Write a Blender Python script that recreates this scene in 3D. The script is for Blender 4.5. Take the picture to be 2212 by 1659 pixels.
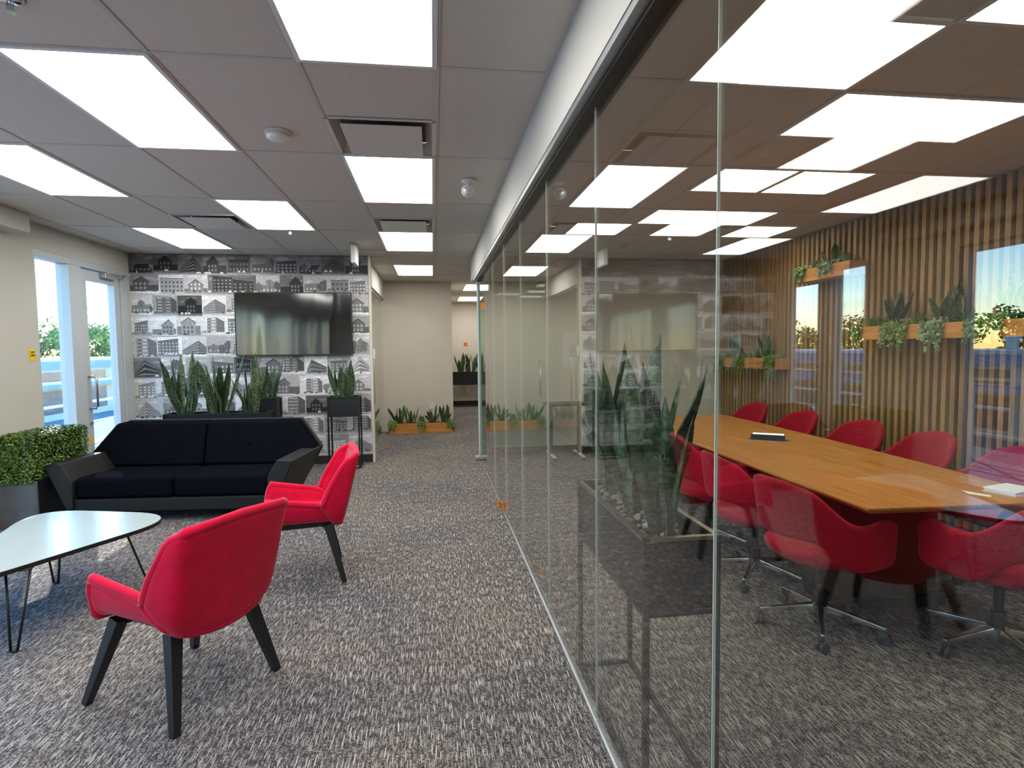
import bpy, math, random
from mathutils import Vector, Matrix

for o in list(bpy.data.objects):
    bpy.data.objects.remove(o)
SC = bpy.context.scene
COL = SC.collection
PI = math.pi

# ------------------------------------------------------------------ camera
CAM_H = 1.5155
FPX, YAW, PITCH, ROLL = 1245.394, 0.136158, -0.060374, -0.011129
cam_d = bpy.data.cameras.new('camera')
cam_d.sensor_fit = 'HORIZONTAL'
cam_d.sensor_width = 36.0
cam_d.lens = FPX / 2212.0 * 36.0
cam_d.clip_start, cam_d.clip_end = 0.02, 600
cam = bpy.data.objects.new('camera', cam_d)
COL.objects.link(cam)
_f = Vector((math.sin(YAW) * math.cos(PITCH), math.cos(YAW) * math.cos(PITCH), math.sin(PITCH)))
_r0 = Vector((math.cos(YAW), -math.sin(YAW), 0))
_u0 = _r0.cross(_f)
_r = math.cos(ROLL) * _r0 + math.sin(ROLL) * _u0
_u = -math.sin(ROLL) * _r0 + math.cos(ROLL) * _u0
m = Matrix((( _r.x, _u.x, -_f.x, 0), (_r.y, _u.y, -_f.y, 0), (_r.z, _u.z, -_f.z, CAM_H), (0, 0, 0, 1)))
cam.matrix_world = m
SC.camera = cam

# ------------------------------------------------------------------ world, sun, exposure
SUN_AZ = Vector((-0.47, 0.883, 0))            # towards the sun, on plan
SUN_EL = math.radians(37)
PANEL_LOBBY, PANEL_CONF = 9.0, 5.0
SKY_STRENGTH = 0.95
SUN_STRENGTH = 8.0
SC.view_settings.view_transform = 'Standard'
SC.view_settings.look = 'None'
SC.view_settings.gamma = 1.0
SC.view_settings.use_curve_mapping = False
SC.view_settings.exposure = 0.3
SC.cycles.use_denoising = True
SC.cycles.use_adaptive_sampling = True
SC.cycles.adaptive_threshold = 0.10
SC.cycles.adaptive_min_samples = 20
SC.cycles.max_bounces = 5
SC.cycles.diffuse_bounces = 2
SC.cycles.glossy_bounces = 3
SC.cycles.transparent_max_bounces = 16
SC.cycles.sample_clamp_indirect = 6.0
SC.cycles.caustics_reflective = False
SC.cycles.caustics_refractive = False

world = bpy.data.worlds.new('sky')
SC.world = world
world.use_nodes = True
wn, wl = world.node_tree.nodes, world.node_tree.links
wn.clear()
w_out = wn.new('ShaderNodeOutputWorld')
w_bg = wn.new('ShaderNodeBackground')
w_sky = wn.new('ShaderNodeTexSky')
w_sky.sky_type = 'NISHITA'
w_sky.sun_disc = False
w_sky.sun_elevation = SUN_EL
w_sky.sun_rotation = math.atan2(SUN_AZ.x, SUN_AZ.y)
w_sky.air_density = 1.0
w_sky.dust_density = 0.15
w_sky.ozone_density = 1.5
w_tc = wn.new('ShaderNodeTexCoord')
w_map = wn.new('ShaderNodeMapping')
w_map.inputs['Scale'].default_value = (1.5, 1.5, 7.0)
w_noise = wn.new('ShaderNodeTexNoise')
w_noise.inputs['Scale'].default_value = 2.2
w_noise.inputs['Detail'].default_value = 6
w_ramp = wn.new('ShaderNodeValToRGB')
w_ramp.color_ramp.elements[0].position = 0.58
w_ramp.color_ramp.elements[1].position = 0.78
w_mix = wn.new('ShaderNodeMixRGB')
w_mix.inputs[2].default_value = (2.2, 2.3, 2.4, 1)
w_hs = wn.new('ShaderNodeHueSaturation')
w_hs.inputs['Saturation'].default_value = 1.5
wl.new(w_tc.outputs['Generated'], w_map.inputs['Vector'])
wl.new(w_map.outputs[0], w_noise.inputs['Vector'])
wl.new(w_noise.outputs['Fac'], w_ramp.inputs[0])
w_mul = wn.new('ShaderNodeMath'); w_mul.operation = 'MULTIPLY'; w_mul.inputs[1].default_value = 0.35
wl.new(w_ramp.outputs[0], w_mul.inputs[0])
wl.new(w_mul.outputs[0], w_mix.inputs[0])
wl.new(w_sky.outputs[0], w_hs.inputs['Color'])
wl.new(w_hs.outputs[0], w_mix.inputs[1])
wl.new(w_mix.outputs[0], w_bg.inputs['Color'])
w_bg.inputs['Strength'].default_value = SKY_STRENGTH
wl.new(w_bg.outputs[0], w_out.inputs['Surface'])

sun_d = bpy.data.lights.new('sun', 'SUN')
sun_d.energy = SUN_STRENGTH
sun_d.angle = math.radians(0.53)
sun_d.color = (1.0, 0.93, 0.82)
sun = bpy.data.objects.new('sun', sun_d)
COL.objects.link(sun)
_sd = Vector((SUN_AZ.x * math.cos(SUN_EL), SUN_AZ.y * math.cos(SUN_EL), math.sin(SUN_EL)))
sun.rotation_euler = _sd.to_track_quat('Z', 'Y').to_euler()
sun.location = (-20, 30, 20)

# ------------------------------------------------------------------ mesh helpers
class MB:
    """collects vertices and faces (with a material index, colour and uv per face)"""
    def __init__(s):
        s.v, s.f, s.mi, s.c, s.uv = [], [], [], [], []
    def face(s, idx, mi=0, col=None, uv=None):
        s.f.append(tuple(idx)); s.mi.append(mi); s.c.append(col); s.uv.append(uv)
    def poly(s, pts, mi=0, col=None, uv=None):
        b = len(s.v); s.v += [tuple(p) for p in pts]
        s.face(range(b, b + len(pts)), mi, col, uv); return s
    def hexa(s, p, mi=0):
        b = len(s.v); s.v += [tuple(q) for q in p]
        for q in ((0, 3, 2, 1), (4, 5, 6, 7), (0, 1, 5, 4), (1, 2, 6, 5), (2, 3, 7, 6), (3, 0, 4, 7)):
            s.face([b + k for k in q], mi)
        return s
    def box(s, x0, x1, y0, y1, z0, z1, mi=0):
        return s.hexa(((x0, y0, z0), (x1, y0, z0), (x1, y1, z0), (x0, y1, z0), (x0, y0, z1), (x1, y0, z1), (x1, y1, z1), (x0, y1, z1)), mi)
    def loft(s, rings, mi=0, cap=True, closed=True):
        b = len(s.v); n = len(rings[0])
        for r in rings: s.v += [tuple(p) for p in r]
        for i in range(len(rings) - 1):
            for j in range(n if closed else n - 1):
                k = (j + 1) % n
                s.face((b + i * n + j, b + i * n + k, b + (i + 1) * n + k, b + (i + 1) * n + j), mi)
        if cap and closed:
            s.face([b + j for j in reversed(range(n))], mi)
            e = b + (len(rings) - 1) * n
            s.face([e + j for j in range(n)], mi)
        return s
    def prism(s, pts, z0, z1, mi=0):
        return s.loft([[(x, y, z0) for x, y in pts], [(x, y, z1) for x, y in pts]], mi)
    def lathe(s, prof, n=20, cx=0, cy=0, mi=0, axis='z'):
        rings = []
        for r, z in prof:
            ring = []
            for k in range(n):
                a = 2 * PI * k / n
                if axis == 'z': ring.append((cx + r * math.cos(a), cy + r * math.sin(a), z))
                elif axis == 'x': ring.append((z, cx + r * math.cos(a), cy + r * math.sin(a)))
                else: ring.append((cx + r * math.sin(a), z, cy + r * math.cos(a)))
            rings.append(ring)
        return s.loft(rings, mi)
    def tube(s, path, r, n=8, mi=0):
        path = [Vector(p) for p in path]
        rings = []
        for i, p in enumerate(path):
            if i == 0: t = path[1] - p
            elif i == len(path) - 1: t = p - path[i - 1]
            else: t = (path[i + 1] - p).normalized() + (p - path[i - 1]).normalized()
            t.normalize()
            a = Vector((0, 0, 1)) if abs(t.z) < 0.9 else Vector((1, 0, 0))
            e1 = t.cross(a).normalized(); e2 = t.cross(e1)
            rr = r[i] if isinstance(r, (list, tuple)) else r
            rings.append([p + rr * (math.cos(2 * PI * k / n) * e1 + math.sin(2 * PI * k / n) * e2) for k in range(n)])
        return s.loft(rings, mi)
    def bar(s, a, b, w0, w1=None, mi=0):
        """square tapered bar from a to b"""
        w1 = w0 if w1 is None else w1
        a, b = Vector(a), Vector(b)
        t = (b - a).normalized()
        e1 = Vector((1, 0, 0)) if abs(t.x) < 0.9 else Vector((0, 1, 0))
        e1 = (e1 - t * e1.dot(t)).normalized(); e2 = t.cross(e1)
        R = []
        for p, w in ((a, w0), (b, w1)):
            h = w / 2
            R.append([p - e1 * h - e2 * h, p + e1 * h - e2 * h, p + e1 * h + e2 * h, p - e1 * h + e2 * h])
        return s.loft(R, mi)
    def grid(s, fn, nu, nv, mi=0, uv=True):
        b = len(s.v)
        for i in range(nu + 1):
            for j in range(nv + 1):
                s.v.append(tuple(fn(i / nu, j / nv)))
        for i in range(nu):
            for j in range(nv):
                a = b + i * (nv + 1) + j
                s.face((a, a + nv + 1, a + nv + 2, a + 1), mi, None,
                       [(i / nu, j / nv), ((i + 1) / nu, j / nv), ((i + 1) / nu, (j + 1) / nv), (i / nu, (j + 1) / nv)] if uv else None)
        return s
    def xf(s, M, start=0):
        for i in range(start, len(s.v)): s.v[i] = tuple(M @ Vector(s.v[i]))
        return s
    def mesh(s, name, mats, smooth=False):
        me = bpy.data.meshes.new(name)
        me.from_pydata(s.v, [], s.f)
        for mt in (mats if isinstance(mats, (list, tuple)) else [mats]): me.materials.append(mt)
        me.polygons.foreach_set('material_index', s.mi)
        if smooth: me.polygons.foreach_set('use_smooth', [True] * len(s.f))
        if any(c is not None for c in s.c):
            ca = me.color_attributes.new('Col', 'FLOAT_COLOR', 'CORNER')
            k = 0
            for f, c in zip(s.f, s.c):
                for _ in f:
                    ca.data[k].color = (*(c or (1, 1, 1)), 1); k += 1
        if any(u is not None for u in s.uv):
            ul = me.uv_layers.new(name='UVMap')
            k = 0
            for f, u in zip(s.f, s.uv):
                for j in range(len(f)):
                    if u: ul.data[k].uv = u[j]
                    k += 1
        me.update()
        return me

def link(o, parent=None):
    COL.objects.link(o)
    if parent is not None: o.parent = parent
    return o
def obj(name, mb, mats, parent=None, smooth=False, bevel=0, seg=2, sub=0, solid=0, solid_off=-1, angle=35, loc=None):
    me = mb if isinstance(mb, bpy.types.Mesh) else mb.mesh(name, mats, smooth or bevel > 0 or sub > 0)
    o = link(bpy.data.objects.new(name, me), parent)
    if loc: o.location = loc
    if solid:
        md = o.modifiers.new('solid', 'SOLIDIFY'); md.thickness = solid; md.offset = solid_off
    if bevel:
        md = o.modifiers.new('bevel', 'BEVEL'); md.width = bevel; md.segments = seg
        md.limit_method = 'ANGLE'; md.angle_limit = math.radians(angle); md.harden_normals = False
        md2 = o.modifiers.new('wn', 'WEIGHTED_NORMAL'); md2.keep_sharp = False
    if sub:
        md = o.modifiers.new('sub', 'SUBSURF'); md.levels = sub; md.render_levels = sub
    return o
def tag(o, label, cat, group=None):
    o['label'] = label; o['category'] = cat
    if group: o['group'] = group
    return o
def thing(name, label, cat, loc=(0, 0, 0), rotz=0.0, group=None):
    o = link(bpy.data.objects.new(name, None))
    o.empty_display_size = 0.1
    o.location = loc; o.rotation_euler = (0, 0, rotz)
    return tag(o, label, cat, group)
def struct(name, mb=None, mats=None, parent=None, **k):
    if mb is None:
        o = link(bpy.data.objects.new(name, None), parent)
    else:
        o = obj(name, mb, mats, parent, **k)
    if parent is None: o['kind'] = 'structure'
    return o
def stuff(o):
    o['kind'] = 'stuff'; return o
def dup(root, loc, rotz, label, group=None, parent=None):
    r = root.copy(); COL.objects.link(r); r.location = loc; r.rotation_euler = (0, 0, rotz); r['label'] = label
    if group: r['group'] = group
    for ch in list(root.children):
        c = ch.copy(); COL.objects.link(c); c.parent = r
        for g in list(ch.children):
            d = g.copy(); COL.objects.link(d); d.parent = c
    return r

# ------------------------------------------------------------------ materials
def lin(c):
    return tuple(((v / 255) / 12.92 if v / 255 <= 0.04045 else ((v / 255 + 0.055) / 1.055) ** 2.4) for v in c)
def mat(name, rgb, rough=0.6, metal=0.0, var=0.0, scale=8.0, bump=0.0, bscale=200.0, sheen=0.0, spec=0.5, coat=0.0, stretch=(1, 1, 1), objrand=0.0):
    """plain surface with procedural colour variation and fine relief"""
    mt = bpy.data.materials.new(name); mt.use_nodes = True
    n, l = mt.node_tree.nodes, mt.node_tree.links
    b = n['Principled BSDF']
    b.inputs['Roughness'].default_value = rough
    b.inputs['Metallic'].default_value = metal
    b.inputs['Specular IOR Level'].default_value = spec
    if sheen:
        b.inputs['Sheen Weight'].default_value = sheen; b.inputs['Sheen Roughness'].default_value = 0.4
    if coat:
        b.inputs['Coat Weight'].default_value = coat; b.inputs['Coat Roughness'].default_value = 0.08
    base = (*lin(rgb), 1)
    tc = n.new('ShaderNodeTexCoord'); mp = n.new('ShaderNodeMapping'); mp.inputs['Scale'].default_value = stretch
    l.new(tc.outputs['Object'], mp.inputs['Vector'])
    nz = n.new('ShaderNodeTexNoise'); nz.inputs['Scale'].default_value = scale; nz.inputs['Detail'].default_value = 2 if var > .02 else 0
    l.new(mp.outputs[0], nz.inputs['Vector'])
    rp = n.new('ShaderNodeValToRGB')
    rp.color_ramp.elements[0].position = 0.3; rp.color_ramp.elements[1].position = 0.7
    rp.color_ramp.elements[0].color = tuple(c * (1 - var) for c in base[:3]) + (1,)
    rp.color_ramp.elements[1].color = tuple(min(1, c * (1 + var)) for c in base[:3]) + (1,)
    l.new(nz.outputs['Fac'], rp.inputs[0])
    out = rp.outputs[0]
    if objrand:
        oi = n.new('ShaderNodeObjectInfo'); hs = n.new('ShaderNodeHueSaturation')
        mr = n.new('ShaderNodeMapRange'); mr.inputs['To Min'].default_value = 1 - objrand; mr.inputs['To Max'].default_value = 1 + objrand
        l.new(oi.outputs['Random'], mr.inputs['Value']); l.new(mr.outputs[0], hs.inputs['Value']); l.new(out, hs.inputs['Color'])
        out = hs.outputs[0]
    l.new(out, b.inputs['Base Color'])
    if bump:
        n2 = n.new('ShaderNodeTexNoise'); n2.inputs['Scale'].default_value = bscale; n2.inputs['Detail'].default_value = 0
        bp = n.new('ShaderNodeBump'); bp.inputs['Strength'].default_value = bump; bp.inputs['Distance'].default_value = 0.002
        l.new(mp.outputs[0], n2.inputs['Vector']); l.new(n2.outputs['Fac'], bp.inputs['Height']); l.new(bp.outputs[0], b.inputs['Normal'])
    return mt
def wood(name, dark, light, axis='Z', scale=14.0, rough=0.45, objrand=0.0, stretchf=14.0):
    mt = bpy.data.materials.new(name); mt.use_nodes = True
    n, l = mt.node_tree.nodes, mt.node_tree.links
    b = n['Principled BSDF']; b.inputs['Roughness'].default_value = rough
    tc = n.new('ShaderNodeTexCoord'); mp = n.new('ShaderNodeMapping')
    st = {'X': (1, stretchf, stretchf), 'Y': (stretchf, 1, stretchf), 'Z': (stretchf, stretchf, 1)}[axis]
    mp.inputs['Scale'].default_value = st
    oi = n.new('ShaderNodeObjectInfo'); cx = n.new('ShaderNodeVectorMath'); cx.operation = 'ADD'
    cm = n.new('ShaderNodeMath'); cm.operation = 'MULTIPLY'; cm.inputs[1].default_value = 37.0
    l.new(oi.outputs['Random'], cm.inputs[0]); l.new(tc.outputs['Object'], mp.inputs['Vector'])
    l.new(mp.outputs[0], cx.inputs[0]); l.new(cm.outputs[0], cx.inputs[1])
    nz = n.new('ShaderNodeTexNoise'); nz.inputs['Scale'].default_value = scale / 6; nz.inputs['Detail'].default_value = 4; nz.inputs['Roughness'].default_value = 0.65
    nz.inputs['Distortion'].default_value = 0.4
    l.new(cx.outputs[0], nz.inputs['Vector'])
    rp = n.new('ShaderNodeValToRGB')
    rp.color_ramp.elements[0].position = 0.3; rp.color_ramp.elements[1].position = 0.7
    rp.color_ramp.elements[0].color = (*lin(dark), 1); rp.color_ramp.elements[1].color = (*lin(light), 1)
    l.new(nz.outputs['Fac'], rp.inputs[0])
    out = rp.outputs[0]
    if objrand:
        hs = n.new('ShaderNodeHueSaturation'); mr = n.new('ShaderNodeMapRange')
        mr.inputs['To Min'].default_value = 1 - objrand; mr.inputs['To Max'].default_value = 1 + objrand
        l.new(oi.outputs['Random'], mr.inputs['Value']); l.new(mr.outputs[0], hs.inputs['Value']); l.new(out, hs.inputs['Color'])
        out = hs.outputs[0]
    l.new(out, b.inputs['Base Color'])
    bp = n.new('ShaderNodeBump'); bp.inputs['Strength'].default_value = 0.15; bp.inputs['Distance'].default_value = 0.001
    l.new(nz.outputs['Fac'], bp.inputs['Height']); l.new(bp.outputs[0], b.inputs['Normal'])
    return mt
def emit(name, rgb, strength):
    mt = bpy.data.materials.new(name); mt.use_nodes = True
    n, l = mt.node_tree.nodes, mt.node_tree.links
    b = n['Principled BSDF']
    b.inputs['Base Color'].default_value = (0.8, 0.8, 0.8, 1)
    b.inputs['Emission Color'].default_value = (*rgb, 1)
    b.inputs['Emission Strength'].default_value = strength
    b.inputs['Roughness'].default_value = 0.5
    return mt
def glass(name, tint, f0=0.045):
    """clear sheet: Schlick reflection over a tinted straight-through transmission, same from both sides"""
    mt = bpy.data.materials.new(name); mt.use_nodes = True
    n, l = mt.node_tree.nodes, mt.node_tree.links
    n.remove(n['Principled BSDF'])
    out = n['Material Output']
    tr = n.new('ShaderNodeBsdfTransparent'); tr.inputs[0].default_value = (*tint, 1)
    gl = n.new('ShaderNodeBsdfGlossy'); gl.inputs['Roughness'].default_value = 0.0; gl.inputs['Color'].default_value = (1, 1, 1, 1)
    geo = n.new('ShaderNodeNewGeometry')
    dt = n.new('ShaderNodeVectorMath'); dt.operation = 'DOT_PRODUCT'
    l.new(geo.outputs['Incoming'], dt.inputs[0]); l.new(geo.outputs['Normal'], dt.inputs[1])
    ab = n.new('ShaderNodeMath'); ab.operation = 'ABSOLUTE'; l.new(dt.outputs['Value'], ab.inputs[0])
    om = n.new('ShaderNodeMath'); om.operation = 'SUBTRACT'; om.inputs[0].default_value = 1.0; l.new(ab.outputs[0], om.inputs[1])
    pw = n.new('ShaderNodeMath'); pw.operation = 'POWER'; pw.inputs[1].default_value = 5.0; l.new(om.outputs[0], pw.inputs[0])
    ma = n.new('ShaderNodeMath'); ma.operation = 'MULTIPLY_ADD'; ma.inputs[1].default_value = 1 - f0; ma.inputs[2].default_value = f0
    ma.use_clamp = True
    l.new(pw.outputs[0], ma.inputs[0])
    mx = n.new('ShaderNodeMixShader')
    l.new(ma.outputs[0], mx.inputs[0]); l.new(tr.outputs[0], mx.inputs[1]); l.new(gl.outputs[0], mx.inputs[2])
    l.new(mx.outputs[0], out.inputs['Surface'])
    return mt
def carpet(name):
    mt = bpy.data.materials.new(name); mt.use_nodes = True
    n, l = mt.node_tree.nodes, mt.node_tree.links
    b = n['Principled BSDF']; b.inputs['Roughness'].default_value = 0.95; b.inputs['Specular IOR Level'].default_value = 0.15
    tc = n.new('ShaderNodeTexCoord')
    def noise(sx, sy, sc, det=2.0, ro=0.5):
        mp = n.new('ShaderNodeMapping'); mp.inputs['Scale'].default_value = (sx, sy, 1)
        l.new(tc.outputs['Object'], mp.inputs['Vector'])
        z = n.new('ShaderNodeTexNoise'); z.inputs['Scale'].default_value = sc; z.inputs['Detail'].default_value = det; z.inputs['Roughness'].default_value = ro
        l.new(mp.outputs[0], z.inputs['Vector']); return z.outputs['Fac']
    def ramp(f, p0, c0, p1, c1):
        r = n.new('ShaderNodeValToRGB'); r.color_ramp.elements[0].position = p0; r.color_ramp.elements[1].position = p1
        r.color_ramp.elements[0].color = (*c0, 1); r.color_ramp.elements[1].color = (*c1, 1); l.new(f, r.inputs[0]); return r.outputs[0]
    def mix(fac, a, c, mode='MIX'):
        x = n.new('ShaderNodeMixRGB'); x.blend_type = mode
        if isinstance(fac, float): x.inputs[0].default_value = fac
        else: l.new(fac, x.inputs[0])
        l.new(a, x.inputs[1]); l.new(c, x.inputs[2]); return x.outputs[0]
    big = ramp(noise(1, 1, 0.9, 1), 0.35, lin((106, 104, 105)), 0.65, lin((124, 118, 111)))      # patches of cooler and warmer grey
    fine_f = noise(1, 0.5, 190, 1, 0.7)
    fine = ramp(fine_f, 0.36, (0.22, 0.21, 0.215), 0.64, (1.55, 1.52, 1.5))
    base = mix(1.0, big, fine, 'MULTIPLY')
    loops = ramp(noise(1, 0.28, 90, 0, 0.6), 0.38, (0.55, 0.54, 0.55), 0.62, (1.35, 1.33, 1.3))
    base = mix(1.0, base, loops, 'MULTIPLY')
    def dashes(sx, sy, rad, keep, off):
        mp = n.new('ShaderNodeMapping'); mp.inputs['Scale'].default_value = (sx, sy, 1); mp.inputs['Location'].default_value = (off, off * .37, 0)
        l.new(tc.outputs['Object'], mp.inputs['Vector'])
        v = n.new('ShaderNodeTexVoronoi'); v.voronoi_dimensions = '2D'; v.feature = 'F1'; v.inputs['Scale'].default_value = 1.0
        l.new(mp.outputs[0], v.inputs['Vector'])
        s = n.new('ShaderNodeMath'); s.operation = 'LESS_THAN'; s.inputs[1].default_value = rad; l.new(v.outputs['Distance'], s.inputs[0])
        sp = n.new('ShaderNodeSeparateColor'); l.new(v.outputs['Color'], sp.inputs[0])
        g = n.new('ShaderNodeMath'); g.operation = 'GREATER_THAN'; g.inputs[1].default_value = 1 - keep; l.new(sp.outputs[0], g.inputs[0])
        q = n.new('ShaderNodeMath'); q.operation = 'MULTIPLY'; l.new(s.outputs[0], q.inputs[0]); l.new(g.outputs[0], q.inputs[1])
        w = n.new('ShaderNodeMath'); w.operation = 'MULTIPLY'; l.new(q.outputs[0], w.inputs[0]); l.new(sp.outputs[1], w.inputs[1])
        return w.outputs[0]
    ad = n.new('ShaderNodeMath'); ad.operation = 'MAXIMUM'
    l.new(dashes(105, 7.0, .215, .6, 0.0), ad.inputs[0]); l.new(dashes(120, 9, .205, .45, 13.7), ad.inputs[1])
    bo = n.new('ShaderNodeMath'); bo.operation = 'MULTIPLY'; bo.inputs[1].default_value = 1.15; bo.use_clamp = True; l.new(ad.outputs[0], bo.inputs[0])
    streak = bo.outputs[0]
    light = n.new('ShaderNodeRGB'); light.outputs[0].default_value = (*lin((198, 190, 180)), 1)
    c = mix(streak, base, light.outputs[0])
    l.new(c, b.inputs['Base Color'])
    bp = n.new('ShaderNodeBump'); bp.inputs['Strength'].default_value = 0.6; bp.inputs['Distance'].default_value = 0.004
    l.new(fine_f, bp.inputs['Height']); l.new(bp.outputs[0], b.inputs['Normal'])
    return mt
def printed(name):
    mt = bpy.data.materials.new(name); mt.use_nodes = True
    n, l = mt.node_tree.nodes, mt.node_tree.links
    b = n['Principled BSDF']; b.inputs['Roughness'].default_value = 0.55
    a = n.new('ShaderNodeVertexColor'); a.layer_name = 'Col'
    tc = n.new('ShaderNodeTexCoord'); z = n.new('ShaderNodeTexNoise'); z.inputs['Scale'].default_value = 38; z.inputs['Detail'].default_value = 7; z.inputs['Roughness'].default_value = .7
    l.new(tc.outputs['Object'], z.inputs['Vector'])
    r = n.new('ShaderNodeValToRGB'); r.color_ramp.elements[0].position = 0.3; r.color_ramp.elements[1].position = 0.7
    r.color_ramp.elements[0].color = (0.68, 0.68, 0.69, 1); r.color_ramp.elements[1].color = (1.3, 1.3, 1.31, 1)
    l.new(z.outputs['Fac'], r.inputs[0])
    x = n.new('ShaderNodeMixRGB'); x.blend_type = 'MULTIPLY'; x.inputs[0].default_value = 1.0
    l.new(a.outputs['Color'], x.inputs[1]); l.new(r.outputs[0], x.inputs[2]); l.new(x.outputs[0], b.inputs['Base Color'])
    return mt
def leafmat(name, dark, light, edge=None, objrand=0.25, trans=0.0, bands=True):
    mt = bpy.data.materials.new(name); mt.use_nodes = True
    n, l = mt.node_tree.nodes, mt.node_tree.links
    b = n['Principled BSDF']; b.inputs['Roughness'].default_value = 0.42
    tc = n.new('ShaderNodeTexCoord'); mp = n.new('ShaderNodeMapping')
    mp.inputs['Scale'].default_value = (2.0, 22.0, 1) if bands else (3, 3, 3)
    l.new(tc.outputs['UV' if bands else 'Object'], mp.inputs['Vector'])
    oi = n.new('ShaderNodeObjectInfo')
    va = n.new('ShaderNodeVectorMath'); va.operation = 'ADD'
    mm = n.new('ShaderNodeMath'); mm.operation = 'MULTIPLY'; mm.inputs[1].default_value = 50
    l.new(oi.outputs['Random'], mm.inputs[0]); l.new(mp.outputs[0], va.inputs[0]); l.new(mm.outputs[0], va.inputs[1])
    z = n.new('ShaderNodeTexNoise'); z.inputs['Scale'].default_value = 1.2 if bands else 6.0; z.inputs['Detail'].default_value = 4; z.inputs['Roughness'].default_value = 0.6
    l.new(va.outputs[0], z.inputs['Vector'])
    r = n.new('ShaderNodeValToRGB'); r.color_ramp.elements[0].position = 0.4; r.color_ramp.elements[1].position = 0.62
    r.color_ramp.elements[0].color = (*lin(dark), 1); r.color_ramp.elements[1].color = (*lin(light), 1)
    l.new(z.outputs['Fac'], r.inputs[0])
    out = r.outputs[0]
    if edge:
        sx = n.new('ShaderNodeSeparateXYZ'); l.new(tc.outputs['UV'], sx.inputs[0])
        s1 = n.new('ShaderNodeMath'); s1.operation = 'SUBTRACT'; s1.inputs[1].default_value = 0.5; l.new(sx.outputs[0], s1.inputs[0])
        s2 = n.new('ShaderNodeMath'); s2.operation = 'ABSOLUTE'; l.new(s1.outputs[0], s2.inputs[0])
        s3 = n.new('ShaderNodeMath'); s3.operation = 'GREATER_THAN'; s3.inputs[1].default_value = 0.44; l.new(s2.outputs[0], s3.inputs[0])
        x = n.new('ShaderNodeMixRGB'); l.new(s3.outputs[0], x.inputs[0]); l.new(out, x.inputs[1]); x.inputs[2].default_value = (*lin(edge), 1)
        out = x.outputs[0]
    hs = n.new('ShaderNodeHueSaturation'); mr = n.new('ShaderNodeMapRange')
    mr.inputs['To Min'].default_value = 1 - objrand; mr.inputs['To Max'].default_value = 1 + objrand
    l.new(oi.outputs['Random'], mr.inputs['Value']); l.new(mr.outputs[0], hs.inputs['Value']); l.new(out, hs.inputs['Color'])
    l.new(hs.outputs[0], b.inputs['Base Color'])
    return mt
def foliage(name, dark, light, rough=0.5):
    """colour varies from leaf to leaf through the island's random value"""
    mt = bpy.data.materials.new(name); mt.use_nodes = True
    n, l = mt.node_tree.nodes, mt.node_tree.links
    b = n['Principled BSDF']; b.inputs['Roughness'].default_value = rough
    g = n.new('ShaderNodeNewGeometry')
    r = n.new('ShaderNodeValToRGB'); r.color_ramp.elements[0].color = (*lin(dark), 1); r.color_ramp.elements[1].color = (*lin(light), 1)
    l.new(g.outputs['Random Per Island'], r.inputs[0]); l.new(r.outputs[0], b.inputs['Base Color'])
    return mt

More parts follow.
